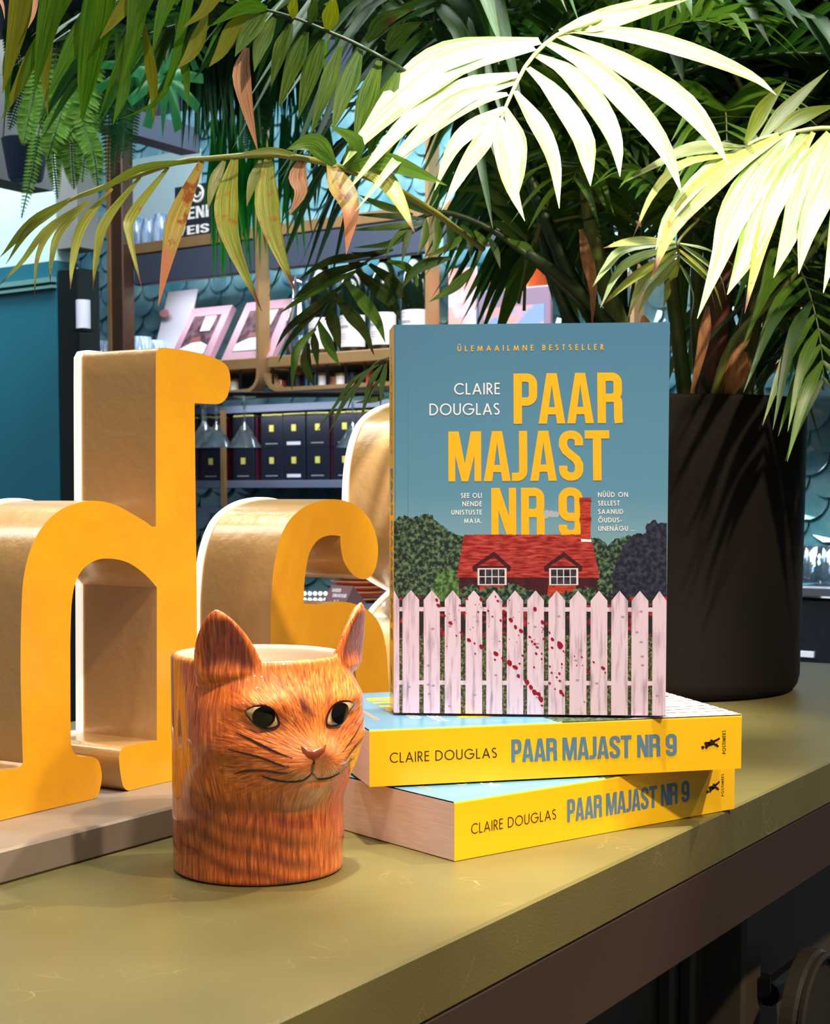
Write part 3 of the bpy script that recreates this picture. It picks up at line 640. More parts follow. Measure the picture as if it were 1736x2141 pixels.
# ---------------------------------------------------------------- ginger cat mug
CR, CHT = .0393, .0995
_b = onz(541, 1856, 0); cyc = _b.y+CR; CX, CY = (541-868)/FPX*(cyc*1.0), cyc
_q = onz(541, 1856, 0); CX = _q.x*cyc/_q.y
CA = math.atan2(-CY, -CX)+math.radians(31)      # direction the face looks
def gau(x, s): return np.exp(-.5*(x/s)**2)
def sst(x, a, b): t = np.clip((x-a)/(b-a), 0, 1); return t*t*(3-2*t)
EYE_T, EYE_Z = .50, .0735
def cat_r(th, z):
    th = np.asarray(th, float); z = np.asarray(z, float)
    a = np.abs(th)
    r = CR+.0004*np.cos(th*2)
    head = (1-sst(a, 1.05, 1.75))*sst(z, .030, .056)*(1-.75*sst(z, .074, .100)**1.3)
    r = r+.0056*head
    r += .0034*gau(a-.64, .26)*sst(z, .045, .066)*(1-.8*sst(z, .078, .1))
    r += .0024*gau(a-1.0, .25)*gau(z-.062, .012)                 # cheeks
    r += .0054*gau(th, .36)*gau(z-.0555, .0095)                            # muzzle
    r += .0026*gau(a-.19, .13)*gau(z-.0525, .006)                          # whisker pads
    r += .0030*gau(th, .11)*gau(z-.0605, .0045)                            # nose
    r += .0022*gau(th, .13)*gau(z-.069, .008)                              # bridge
    r += .0022*gau(th, .5)*gau(z-.080, .008)                               # forehead
    r += .0016*gau(a-.55, .2)*gau(z-.0815, .003)                           # brows
    r -= .0016*gau(a-EYE_T, .15)*gau(z-EYE_Z, .0048)                       # eye sockets
    r += .0030*gau(th, .17)*gau(z-.0435, .0042)                            # chin
    r -= .0010*gau(z-.0475, .0012)*(1-sst(a, .25, .5))                     # mouth line
    r -= .0014*gau(a-.78, .12)*gau(z-.0535-.008*(a-.7), .003)
    r += .0004*gau(z-(.018+.010*np.cos(th*1.0+.9)), .004)*(1-sst(a, 1.6, 2.4))  # chest folds
    r -= .0003*gau(z-(.010+.008*np.cos(th+.7)), .003)*(1-sst(a, 1.6, 2.4))
    return r
def cat_p(th, z, off=0):
    r = float(cat_r(th, z))+off; return Vector((CX+r*math.cos(CA+th), CY+r*math.sin(CA+th), z))
def cat_hit(px, py):
    """where the sight line of a photo point meets the mug's surface -> (th, z)"""
    d = ray(px, py); o = Vector((0, 0, CH)); prev = None
    for i in range(900):
        y = CY-.07+i*.0001; p = o+d*(y/d.y)
        q = math.hypot(p.x-CX, p.y-CY); th = math.atan2(p.y-CY, p.x-CX)-CA; th = (th+math.pi) % (2*math.pi)-math.pi
        if q <= float(cat_r(th, p.z)): return th, p.z
    return None
cz = lambda zx, zy: (320+.3083*zx, 1230+.3083*zy)
mb = MB(); NT = 180
zs = list(np.linspace(.0015, CHT-.0022, 84))
rings = [(lambda th, k=k: (float(cat_r(th, .0))*k, 0.0)) for k in (.3, .6, .92)]
vs = []
def addring(f):
    for i in range(NT):
        th = 2*math.pi*i/NT-math.pi; r, z = f(th); vs.append((CX+r*math.cos(CA+th), CY+r*math.sin(CA+th), z))
for k in (.3, .6, .93): addring(lambda th: (float(cat_r(th, 0))*k, 0.0))
addring(lambda th: (float(cat_r(th, 0))*.975, .0004))
for z in zs: addring(lambda th: (float(cat_r(th, z)), z))
WT = .0042
for k in range(1, 6):
    ph = math.pi*k/6; addring(lambda th: (float(cat_r(th, CHT))-WT/2+WT/2*math.cos(ph), CHT-.0022+.0022*math.sin(ph)))
for z in np.linspace(CHT-.0024, .006, 24): addring(lambda th: (min(float(cat_r(th, z))-WT, CR+.0046-WT), z))
for k in (.6, .2): addring(lambda th: ((CR-WT)*k, .005))
nr = len(vs)//NT; fs = []
for j in range(nr-1):
    for i in range(NT): i2 = (i+1) % NT; fs.append((j*NT+i, j*NT+i2, (j+1)*NT+i2, (j+1)*NT+i))
fs.append(tuple(range(NT-1, -1, -1))); fs.append(tuple(range((nr-1)*NT, nr*NT)))
mb.add(vs, fs)
# ears: closed curved shells that grow out of the rim
EARS = []
def ear(sgn):
    thc = sgn*.80; rad = Vector((math.cos(CA+thc), math.sin(CA+thc), 0)); nd = CA+sgn*.56
    N = Vector((math.cos(nd), math.sin(nd), 0)); Sx = Vector((-N.y, N.x, 0))
    if Sx.dot(rad)*1 < 0: Sx = -Sx
    out = Sx                                   # towards the outer side
    base = cat_p(thc, .082, -.0072); m = 26; n = 28; vs = []
    for j in range(m+1):
        t = j/m; h = t*.0405
        w = .0160*(1-.22*t) if t < .30 else .0160*.934*max(0, 1-((t-.30)/.70)**1.9)**.72
        w = max(w, .0005); th_ = .0056*(1-.62*t)*min(1, w/.004)
        q_ = min(1, t/.32); q_ = q_*q_*(3-2*q_); c = base+ZD*h-N*(.0095*(1-q_))+out*(.0065*t**1.3)+N*(.0045*t)
        for i in range(n):
            a = 2*math.pi*i/n; x = math.cos(a); y = math.sin(a)
            yy = th_*(y if y < 0 else y*(.30+.45*q_))
            if y > 0: yy -= .0042*(1-abs(x)**2)*min(1, max(0, (t-.28)/.2))*min(1, w/.011)*(1-t)   # hollow front
            yy -= .003*(x*x)*(1-t)                                                     # wraps round the head
            vs.append(c+out*(x*w)+N*yy)
    fs = [(j*n+i, j*n+(i+1) % n, (j+1)*n+(i+1) % n, (j+1)*n+i) for j in range(m) for i in range(n)]
    fs += [tuple(range(n-1, -1, -1)), tuple(range(m*n, (m+1)*n))]
    EARS.append((base, N, out)); return vs, fs
for s in (-1, 1):
    v_, f_ = ear(s); mb.add(v_, f_)
cat = thing('cat_mug', 'glossy ginger ceramic cat mug with pointed ears standing on the olive counter', 'mug', (CX, CY, 0))
tmp = link('tmp_body', mb, [], None)
md = tmp.modifiers.new('r', 'REMESH'); md.mode = 'VOXEL'; md.voxel_size = .00062; md.use_smooth_shade = True
sm = tmp.modifiers.new('s', 'SMOOTH'); sm.factor = .5; sm.iterations = 7
dg = bpy.context.evaluated_depsgraph_get(); me = bpy.data.meshes.new_from_object(tmp.evaluated_get(dg)); bpy.data.objects.remove(tmp)
nv = len(me.vertices); co = np.empty(nv*3, dtype=np.float32); me.vertices.foreach_get('co', co); co = co.reshape(-1, 3).astype(float)
X, Y, Z = co[:, 0]-CX, co[:, 1]-CY, co[:, 2]
R_ = np.hypot(X, Y); TH = (np.arctan2(Y, X)-CA+np.pi) % (2*np.pi)-np.pi; AB = np.abs(TH)
rs = cat_r(TH, np.clip(Z, 0, CHT))
inside = ((R_ < rs-.0023) & (Z < CHT+.0005) & (Z > .004)) | ((R_ < CR-.006) & (Z < CHT))
L3 = lambda *c: np.array([lin(x) for x in c])
base = np.tile(L3(220, 106, 36), (nv, 1))
def blend(col, w): 
    global base
    w = np.clip(w, 0, 1)[:, None]; base = base*(1-w)+L3(*col)*w
dk = (156, 66, 18); lt = (228, 124, 46)
blend(lt, .75*gau(TH, .45)*gau(Z-.070, .018)); blend(lt, .5*gau(AB-.35, .25)*gau(Z-.088, .007))
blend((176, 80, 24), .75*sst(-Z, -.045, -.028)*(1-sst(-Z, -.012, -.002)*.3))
blend(dk, .55*gau(Z-.031, .006)*(1-sst(AB, 1.1, 1.9))); stm = (1-sst(TH, -.15, .35))*(1-sst(-TH, 1.5, 1.9))
for z0_, w_, k_ in ((.0255, .0019, .75), (.0165, .0021, .85), (.0075, .0018, .8), (.0345, .0016, .5)): blend((118, 44, 10), k_*stm*gau(Z-(z0_-.0105*(TH+.75)+.0008*np.sin(TH*9)), w_))
blend((130, 52, 14), .5*(1-sst(-TH, -.5, -.1))*gau(Z-(.013+.006*(TH-.6)), .002))
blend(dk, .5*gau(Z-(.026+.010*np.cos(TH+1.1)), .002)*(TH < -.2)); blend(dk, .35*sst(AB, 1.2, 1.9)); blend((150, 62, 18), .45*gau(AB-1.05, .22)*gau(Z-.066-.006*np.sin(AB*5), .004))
blend(dk, .5*gau(AB-.95, .25)*gau(Z-.0575, .003)); blend((88, 28, 6), 1.0*gau(TH+.10+(Z-.0795)*9, .045)*gau(Z-.0795, .0042)); blend((150, 64, 18), .55*gau(TH-.17, .05)*gau(Z-.0805, .004)); blend((160, 70, 20), .4*gau(AB-.29, .05)*gau(Z-.0745, .004))
blend((176, 92, 40), .6*gau(TH, .10)*gau(Z-.058, .0028)); blend((216, 164, 116), .55*gau(AB-.15, .12)*gau(Z-.0495, .0024)); blend((226, 170, 110), .5*gau(TH, .16)*gau(Z-.0405, .0025)); blend((206, 92, 40), .6*gau(TH, .06)*gau(Z-.0445, .0014))
earm = np.zeros(nv)
for (eb, N, out) in EARS:
    D = co-np.array(eb); dn = D@np.array(N); do = D@np.array(out); dz = D[:, 2]; t = dz/.0405
    isear = (t > .2) & (np.abs(do-.0065*np.clip(t, 0, 1)**1.3) < .02) & (np.abs(dn) < .012) & (Z > .088)
    w = np.where(t < .30, .0160*(1-.22*t), .0160*.934*np.clip(1-np.clip((t-.30)/.70, 0, 1)**1.9, 0, 1)**.72)
    xr = np.abs(do-.0065*np.clip(t, 0, 1)**1.3)/np.maximum(w, 1e-4); fy = dn-.0045*t+.0095*(1-sst(t, 0, .32))+.003*np.minimum(xr, 1)**2*(1-t)
    inner = isear*sst(-xr, -.86, -.70)*sst(fy, -.0022, -.0004)*sst(t+.10*xr, .30, .50)*(1-sst(t, .86, .95))
    blend((108, 44, 24), .9*inner); earm = np.maximum(earm, isear*1.0)
    blend((214, 112, 36), .5*isear*(1-inner))
rimm = (Z > CHT-.0016) & (earm < .5) & (R_ > rs-.0045); blend((216, 132, 60), rimm*.6)
blend((236, 214, 196), inside*1.0*(earm < .5)); blend((240, 190, 150), .5*((Z > CHT-.0012) & (R_ < rs-.0022) & (earm < .5)))
furamt = np.where(inside & (earm < .5), 0, 1)
dx = TH*.046; dz = Z-.0575; psi = np.arctan2(dz, dx); rho = np.hypot(dx, dz)
wf = (1-sst(rho, .034, .05))*(1-sst(AB, 1.1, 1.5))*sst(Z, .036, .050)
def attr(name, typ, arr):
    a = me.attributes.new(name, typ, 'POINT'); a.data.foreach_set('color' if typ == 'FLOAT_COLOR' else ('vector' if typ == 'FLOAT_VECTOR' else 'value'), np.ascontiguousarray(arr, dtype=np.float32).ravel())
attr('paint', 'FLOAT_COLOR', np.hstack([base, np.ones((nv, 1))]))
attr('fur_face', 'FLOAT_VECTOR', np.stack([np.cos(psi)*30, np.sin(psi)*30, rho*190], 1))
kk = .041/.00078
attr('fur_body', 'FLOAT_VECTOR', np.stack([np.cos(TH)*kk, np.sin(TH)*kk, Z*115], 1))
attr('fur_mix', 'FLOAT', wf); attr('fur_amount', 'FLOAT', furamt)
m_cat = bpy.data.materials.new('ginger_glaze'); m_cat.use_nodes = True
def _cat(m):
    nt = m.node_tree; L = nt.links.new; p = nt.nodes['Principled BSDF']
    A = lambda n: nn(nt, 'ShaderNodeAttribute', attribute_name=n)
    def nz(src, sc): n = nn(nt, 'ShaderNodeTexNoise'); n.inputs['Scale'].default_value = sc; n.inputs['Detail'].default_value = 2; n.inputs['Distortion'].default_value = .7; L(src.outputs['Vector'], n.inputs['Vector']); return n.outputs['Fac']
    f1 = nz(A('fur_face'), 1.0); f2 = nz(A('fur_body'), .75)
    mx = nn(nt, 'ShaderNodeMix', data_type='FLOAT'); L(A('fur_mix').outputs['Fac'], mx.inputs[0]); L(f2, mx.inputs[2]); L(f1, mx.inputs[3]); fur = mx.outputs[0]
    cr = nn(nt, 'ShaderNodeValToRGB'); e = cr.color_ramp.elements; e[0].position = .36; e[0].color = (.50, .36, .26, 1); e[1].position = .62; e[1].color = (1.42, 1.75, 2.1, 1)
    m_ = e.new(.46); m_.color = (.92, .88, .84, 1); m2 = e.new(.555); m2.color = (1.02, 1.05, 1.08, 1); L(fur, cr.inputs[0])
    mu = nn(nt, 'ShaderNodeMix', data_type='RGBA', blend_type='MULTIPLY'); L(A('fur_amount').outputs['Fac'], mu.inputs[0]); L(A('paint').outputs['Color'], mu.inputs[6]); L(cr.outputs[0], mu.inputs[7])
    L(mu.outputs[2], p.inputs['Base Color']); p.inputs['Roughness'].default_value = .42; p.inputs['Coat Weight'].default_value = 1.0; p.inputs['Coat Roughness'].default_value = .015
    ml = nn(nt, 'ShaderNodeMath', operation='MULTIPLY'); L(fur, ml.inputs[0]); L(A('fur_amount').outputs['Fac'], ml.inputs[1])
    bp = nn(nt, 'ShaderNodeBump'); bp.inputs['Strength'].default_value = .5; bp.inputs['Distance'].default_value = .0009; L(ml.outputs[0], bp.inputs['Height']); L(bp.outputs[0], p.inputs['Normal'])
    bp2 = nn(nt, 'ShaderNodeBump'); bp2.inputs['Strength'].default_value = .03; bp2.inputs['Distance'].default_value = .0009; L(ml.outputs[0], bp2.inputs['Height']); pass
_cat(m_cat)
me.vertices.foreach_set('co', (co-np.array((CX, CY, 0))).astype(np.float32).ravel()); me.materials.append(m_cat)
me.polygons.foreach_set('use_smooth', [True]*len(me.polygons)); me.name = 'body'
body = bpy.data.objects.new('body', me); COL.objects.link(body); body.parent = cat; LOC[body.name] = LOC[cat.name]
m_line = mat('painted_line', (58, 22, 10), rough=.2, coat=1); m_iris = mat('eye_cream', (206, 172, 130), rough=.15, coat=1); m_pup = mat('pupil_black', (10, 8, 8), rough=.12, spec=.35)
def strip(mb, tz, w, off=.00035):
    """painted line on the surface through (th,z) points, tapering at both ends"""
    P = crom([Vector((t, z, 0)) for t, z in tz], max(8, len(tz)*5)); n = len(P); vs = []
    pts = [cat_p(p.x, p.y, off) for p in P]
    for i in range(n):
        T = (pts[min(i+1, n-1)]-pts[max(i-1, 0)]).normalized(); th = P[i].x
        N = Vector((math.cos(CA+th), math.sin(CA+th), 0)); S = T.cross(N).normalized()
        t = i/(n-1); k = w/2*(.35+.65*min(1, 4*t, 4*(1-t)))
        vs += [pts[i]+S*k, pts[i]+N*.0002, pts[i]-S*k]
    mb.add(vs, [(3*i+a, 3*i+a+1, 3*i+a+4, 3*i+a+3) for i in range(n-1) for a in (0, 1)])
def hits(zp): 
    o = [cat_hit(*cz(*p)) for p in zp]; return [h for h in o if h]
for line in ([(560, 975), (650, 1020), (740, 1065), (830, 1110), (945, 1152)], [(490, 1085), (580, 1110), (700, 1140), (800, 1175), (880, 1205), (935, 1208)], [(550, 1258), (640, 1240), (760, 1238), (850, 1252), (940, 1250)]):
    for s in (1, -1):
        mb = MB(); h = hits(line); strip(mb, [(t if s > 0 else -t, z) for t, z in h], .0010); link('whisker', mb, m_line, cat, smooth=True)
mb = MB(); ph = hits([(1090, 1165), (1086, 1210), (1080, 1252)]); strip(mb, ph, .0013); m0 = ph[-1]
left = hits([(1080, 1252), (1050, 1280), (1000, 1305), (900, 1310), (800, 1295), (735, 1272)]); strip(mb, left, .0012)
strip(mb, [(2*m0[0]-t, z) for t, z in left[:5]], .0012); link('mouth', mb, m_line, cat, smooth=True)
m_nose = mat('nose_brown', (140, 62, 26), rough=.3, coat=.6, c2=(104, 40, 16), nscale=240)
mb = MB()
noseo = hits([(1000, 1066), (1045, 1092), (1090, 1098), (1140, 1080), (1175, 1058), (1165, 1105), (1125, 1148), (1090, 1170), (1050, 1150), (1012, 1112)])
cx_ = sum(t for t, z in noseo)/len(noseo); cz_ = sum(z for t, z in noseo)/len(noseo)
vv = [cat_p(cx_, cz_, .0007)]+[cat_p(cx_+(t-cx_)*.6, cz_+(z-cz_)*.6, .0006) for t, z in noseo]+[cat_p(t, z, .0001) for t, z in noseo]; n = len(noseo)
mb.add(vv, [(0, 1+i, 1+(i+1) % n) for i in range(n)]+[(1+i, 1+n+i, 1+n+(i+1) % n, 1+(i+1) % n) for i in range(n)]); link('nose', mb, m_nose, cat, smooth=True)
# eyes
EL = hits([(622, 832), (660, 808), (705, 795), (760, 797), (805, 820), (838, 865), (850, 922), (815, 945), (765, 950), (715, 935), (665, 893)])
PUP = hits([(750, 868)])[0]
def eye(s, dt, dz, kx=1, kp=1):
    O = [((t if s < 0 else -t)+dt, z+dz) for t, z in EL]; n = len(O); c = (sum(t for t, z in O)/n, sum(z for t, z in O)/n); O = [(c[0]+(t-c[0])*kx, z) for t, z in O]
    def dome(mb, pts, c, lift, off, rr=5):
        vs = [cat_p(c[0], c[1], lift+off)]; n = len(pts)
        for j in range(1, rr+1):
            q = j/rr
            vs += [cat_p(c[0]+(t-c[0])*q, c[1]+(z-c[1])*q, off+lift*(1-q*q)) for t, z in pts]
        f = [(0, 1+i, 1+(i+1) % n) for i in range(n)]
        for j in range(rr-1): f += [(1+j*n+i, 1+(j+1)*n+i, 1+(j+1)*n+(i+1) % n, 1+j*n+(i+1) % n) for i in range(n)]
        mb.add(vs, f)
    Os = [(p.x, p.y) for p in crom([Vector((t, z, 0)) for t, z in O+O[:1]], 44)[:-1]]
    mb = MB(); dome(mb, Os, c, .0018, .0005); e_ = link('eye', mb, m_iris, cat, smooth=True)
    mb = MB(); strip(mb, Os+Os[:1], .0011, .0009); link('eyeliner', mb, m_line, e_, smooth=True)
    pc = ((PUP[0] if s < 0 else -PUP[0]-.015)+dt, PUP[1]+dz); pr = [(pc[0]+.098*kp*math.cos(a), pc[1]+.0047*math.sin(a)) for a in [2*math.pi*i/28 for i in range(28)]]
    mb = MB(); dome(mb, pr, pc, .0007, .0021); link('pupil', mb, m_pup, e_, smooth=True)
eye(-1, 0, 0)
RE = hits([(1262, 842)])[0]
eye(1, RE[0]+PUP[0]-.02, RE[1]-PUP[1], 1.34, 1.25)
# ---------------------------------------------------------------- planter and palm
PX_, PYc = None, 1.387
_e = onz(1672, 1437, 0)
PR = .1215; PC = Vector(((1390-868)/FPX*1.4, 1.40, 0))
m_pot = mat('planter_black', (27, 22, 18), rough=.7, spec=.12, c2=(23, 19, 16), nscale=12, bump=.15, bscale=700)
m_soil = mat('soil', (40, 28, 18), rough=1, c2=(66, 46, 28), nscale=160, bump=.8, bscale=220)
PH = .252
pot = thing('planter', 'big matt black cylinder planter at the end of the counter holding the palm', 'planter', (PC.x, PC.y, 0))
mb = MB(); rb = PR*.975
mb.lathe([(0, .0006), (rb*.9, .0006), (rb*.955, .002), (rb*.985, .007), (rb, .015), (rb+(PR-rb)*.5, PH*.5), (PR, PH-.004), (PR-.0008, PH-.0012), (PR-.003, PH), (PR-.006, PH), (PR-.008, PH-.002), (PR-.0085, PH-.04)], 96, PC)
link('shell', mb, m_pot, pot, angle=50)
mb = MB(); rs_ = random.Random(3); mb.lathe([(0, PH-.028)]+[((PR-.009)*k/8, PH-.03+rs_.uniform(-.002, .003)) for k in range(1, 9)], 40, PC); link('soil', mb, m_soil, pot, smooth=True)['kind'] = 'stuff'

m_lb = leafmat('leaf_lit', (104, 148, 44), (206, 214, 168), trans=.25, rough=.26)  # green leaf paled so its colour carries the strong light
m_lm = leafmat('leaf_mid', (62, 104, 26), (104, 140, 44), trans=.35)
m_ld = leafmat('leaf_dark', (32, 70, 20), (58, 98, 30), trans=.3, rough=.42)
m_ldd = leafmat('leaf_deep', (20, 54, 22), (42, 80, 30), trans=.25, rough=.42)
m_ly = leafmat('leaf_yellowed', (118, 138, 36), (184, 184, 92), tip=(104, 48, 24), tipstart=.88, trans=.3, spots=.35, spotc=(170, 120, 50))
m_lyb = leafmat('leaf_browned', (150, 142, 54), (204, 168, 96), tip=(196, 128, 88), tipstart=.62, trans=.3, spots=.7, spotc=(150, 84, 44))
m_ltan = leafmat('leaf_dry', (184, 140, 104), (138, 84, 56), trans=.3, rough=.6)
m_ls = leafmat('leaf_spotted', (30, 54, 18), (62, 80, 26), tip=(60, 34, 20), tipstart=.9, trans=.3, rough=.65, spots=.5, spotc=(60, 38, 18), spec=.15)
m_lo = leafmat('leaf_olive', (84, 104, 22), (126, 134, 40), trans=.45)
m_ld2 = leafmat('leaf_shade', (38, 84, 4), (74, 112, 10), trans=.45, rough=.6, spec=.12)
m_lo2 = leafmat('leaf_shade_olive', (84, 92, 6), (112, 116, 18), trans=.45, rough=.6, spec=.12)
m_lg = leafmat('leaf_fresh', (26, 70, 6), (92, 112, 26), trans=.4, rough=.55, spec=.15)
m_st = mat('stem_green', (74, 96, 36), rough=.45, c2=(112, 116, 50), nscale=14, stretch=(4, 4, 1))
m_stb = mat('stem_brown', (96, 48, 30), rough=.55, c2=(58, 34, 22), nscale=18, stretch=(6, 6, 1))
m_sto = mat('stem_olive', (112, 100, 34), rough=.5, c2=(74, 78, 32), nscale=16, stretch=(5, 5, 1))
m_std = mat('stem_dark', (34, 52, 26), rough=.45, c2=(50, 72, 36), nscale=16, stretch=(5, 5, 1))
m_husk = mat('husk_tan', (180, 126, 84), rough=.7, c2=(130, 84, 52), nscale=30, stretch=(8, 8, 1))
m_rpale = mat('rachis_pale', (196, 204, 130), rough=.4); m_ryel = mat('rachis_yellow', (118, 122, 52), rough=.45)
def leaflet(mb, P, w, N, mi=0, seg=9, fold=.22, blunt=.55, u0=0):
    C = crom(P, seg); n = len(C); vs = []; uv = []
    for i in range(n):
        T = (C[min(i+1, n-1)]-C[max(i-1, 0)]); T = T.normalized() if T.length > 1e-9 else Vector((0, 0, -1))
        S = T.cross(N); S = S.normalized() if S.length > 1e-6 else Vector((1, 0, 0)); M = S.cross(T).normalized()
        t = i/(n-1); k = min(1, .24+t/.42)**.9*(1-max(0, (t-.40)/.60)**1.35)
        k = max(k, .02); h = w*.5*k
        vs += [C[i]-S*h+M*(h*fold), C[i], C[i]+S*h+M*(h*fold)]; uv += [(u0, t), (u0+.5, t), (u0+1, t)]
    fs = [(3*i+a, 3*i+a+1, 3*i+a+4, 3*i+a+3) for i in range(n-1) for a in (0, 1)]
    mb.add(vs, fs, mi, uv)
palm = thing('palm_plant', 'large green palm growing from the black planter, its fronds arching over the books', 'plant', (PC.x, PC.y, PH-.03))
NF = 0
def traced(name, rach, rr, leaves, mats, N0=None, seg=11, seed=1, wk=1.0, plane=None):
    """a frond measured from the photo: every point is (x, y, depth); leaves (points, width, material)"""
    rg = random.Random(seed); mb = MB()
    if plane:
        Pp, Pn = plane; put = lambda p: onplane(p[0], p[1], Pp, Pn)
        N0 = Pn
    else: put = lambda p: at(*p)
    if rach: mb.tube(crom([put(p) if not plane or i >= len(rach)-4 else at(*p) for i, p in enumerate(rach)], 16), [rr*(1.0-.6*i/16) for i in range(17)], 7, 0)
    for pts, w, mi in leaves:
        P = [put(p) for p in pts]; Y = sum(p.y for p in P)/len(pts)
        if plane: P = [p+Pn*(rg.uniform(-.002, .002)-.006*(k/(len(P)-1))**2) for k, p in enumerate(P)]
        mid = P[len(P)//2]
        view = (Vector((0, 0, CH))-mid).normalized()
        N = (view+Vector((rg.uniform(-.35, .35), 0, rg.uniform(.1, .55)))).normalized() if N0 is None else (N0+Vector((rg.uniform(-.2, .2), rg.uniform(-.2, .2), 0))).normalized()
        fac = max(.45, abs(N.dot(view)))
        leaflet(mb, P, w*wk*Y/FPX/fac**.5, N, mi, seg, u0=rg.randint(0, 40))
    return link('frond', mb, mats, palm, smooth=True)
def dl(px, Y0, Y1, n=None):
    """photo points base->tip with depth running Y0->Y1"""
    n = len(px); return [(x, y, Y0+(Y1-Y0)*i/(n-1)) for i, (x, y) in enumerate(px)]
# bright frond over the book
Y = 1.02; UP = Vector((0, -.55, .83))
L_ = [([(1130, 84), (960, 112), (850, 165), (745, 277)], 56, -.06), ([(1118, 106), (960, 140), (872, 190), (775, 262), (718, 331)], 46, -.05), ([(1085, 158), (985, 178), (860, 245), (725, 389)], 40, -.03), ([(1080, 168), (960, 215), (860, 290), (745, 427)], 30, .03),
      ([(1062, 200), (987, 218), (915, 258), (843, 316)], 32, -.02), ([(1055, 232), (1000, 258), (950, 300), (912, 375)], 32, -.02), ([(1046, 250), (1010, 300), (970, 350), (926, 426)], 28, -.01), ([(1047, 250), (1052, 310), (1068, 385), (1100, 450)], 30, .0), ([(1056, 228), (1082, 285), (1088, 350), (1086, 395)], 24, -.02),
      ([(1180, 66), (1320, 78), (1466, 112), (1575, 148), (1628, 186)], 40, .07), ([(1168, 74), (1276, 118), (1411, 198), (1480, 268), (1527, 331)], 46, .06), ([(1145, 90), (1239, 145), (1338, 242), (1395, 318), (1431, 384)], 44, .05), ([(1122, 112), (1191, 156), (1257, 227), (1290, 290), (1301, 351)], 42, .04), ([(1102, 148), (1160, 195), (1217, 280), (1232, 330), (1238, 376)], 34, .03), ([(1076, 192), (1120, 255), (1158, 330), (1173, 420)], 32, .02),
      ([(1172, 70), (1280, 42), (1440, -12)], 40, .12), ([(1175, 66), (1300, 14), (1400, -30)], 28, .14)]
traced('frond', [(1430, -70, 1.22), (1330, 5, 1.13), (1240, 45, 1.06), (1165, 74, Y), (1105, 130, Y), (1060, 218, Y-.01), (1045, 262, Y-.01)], .0022,
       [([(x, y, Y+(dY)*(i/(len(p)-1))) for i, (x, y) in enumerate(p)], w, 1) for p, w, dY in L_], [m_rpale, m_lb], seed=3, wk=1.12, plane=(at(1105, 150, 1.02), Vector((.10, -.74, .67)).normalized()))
# bright frond at the right edge
Y = 1.06
L_ = [([(1627, 290), (1502, 342), (1407, 440), (1377, 505)], 30, -.02, 1), ([(1630, 288), (1527, 352), (1452, 415), (1402, 480), (1368, 567)], 44, -.03, 2), ([(1655, 280), (1590, 355), (1534, 452), (1510, 528), (1465, 650)], 54, -.04, 1), ([(1695, 276), (1640, 345), (1598, 430), (1564, 527), (1528, 599)], 64, -.05, 1), ([(1700, 280), (1640, 380), (1600, 480), (1580, 560), (1564, 640)], 28, .02, 2),
      ([(1735, 280), (1690, 365), (1660, 465), (1625, 565)], 50, -.05, 1), ([(1765, 290), (1724, 390), (1690, 477), (1676, 560)], 44, -.05, 1), ([(1800, 300), (1765, 420), (1728, 600)], 44, -.05, 1), ([(1840, 310), (1800, 430), (1770, 620)], 44, -.05, 1),
      ([(1558, 304), (1600, 220), (1650, 156)], 24, .05, 3), ([(1590, 292), (1660, 210), (1740, 130)], 24, .06, 3), ([(1622, 282), (1690, 240), (1760, 200)], 28, .06, 3),
      ([(1564, 310), (1490, 314), (1427, 318), (1370, 335), (1302, 372)], 20, .02, 3), ([(1540, 322), (1430, 345), (1370, 395), (1331, 475)], 18, .0, 2), ([(1560, 312), (1460, 300), (1395, 306)], 16, .05, 3)]
traced('frond', [(1960, 330, 1.2), (1840, 285, 1.12), (1736, 268, Y), (1650, 278, Y), (1590, 290, Y), (1556, 308, Y)], .0022,
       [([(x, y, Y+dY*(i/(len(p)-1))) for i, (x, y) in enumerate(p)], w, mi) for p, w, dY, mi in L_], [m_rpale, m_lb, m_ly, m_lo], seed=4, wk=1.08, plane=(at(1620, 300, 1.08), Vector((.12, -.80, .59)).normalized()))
# small lit frond between, its light put into paler leaf materials
z_ = lambda p: [(1200+.3088*x, 480+.3088*y) for x, y in p]
L_ = [([(690, 85), (400, 85), (200, 125)], 58), ([(690, 95), (350, 135), (220, 260), (125, 392)], 56), ([(695, 115), (450, 190), (300, 290), (180, 530)], 56), ([(700, 140), (480, 280), (330, 390), (178, 528)], 56), ([(705, 170), (540, 300), (440, 410), (362, 612)], 62), ([(708, 200), (600, 330), (510, 420), (434, 572)], 56), ([(710, 230), (640, 370), (610, 480), (600, 622)], 58), ([(712, 235), (780, 360), (806, 470), (792, 612)], 62),
      ([(715, 180), (850, 290), (920, 400), (960, 540)], 56), ([(712, 140), (880, 280), (960, 420), (1018, 595)], 62), ([(712, 95), (880, 220), (990, 320), (1035, 480)], 56), ([(720, 95), (900, 140), (1020, 200), (1095, 258)], 46)]
Y = 1.14
traced('frond', [(1500, 420, 1.24), (1440, 480, 1.17), (1418, 508, Y), (1420, 530, Y), (1419, 556, Y)], .0014, [(dl(z_(p), Y, Y-.02+.01*i % 3), w*.3088, 1 if i % 3 else 2) for i, (p, w) in enumerate(L_)], [m_sto, m_lb, m_ly], N0=Vector((.1, -.8, .6)), seed=5, wk=1.2)
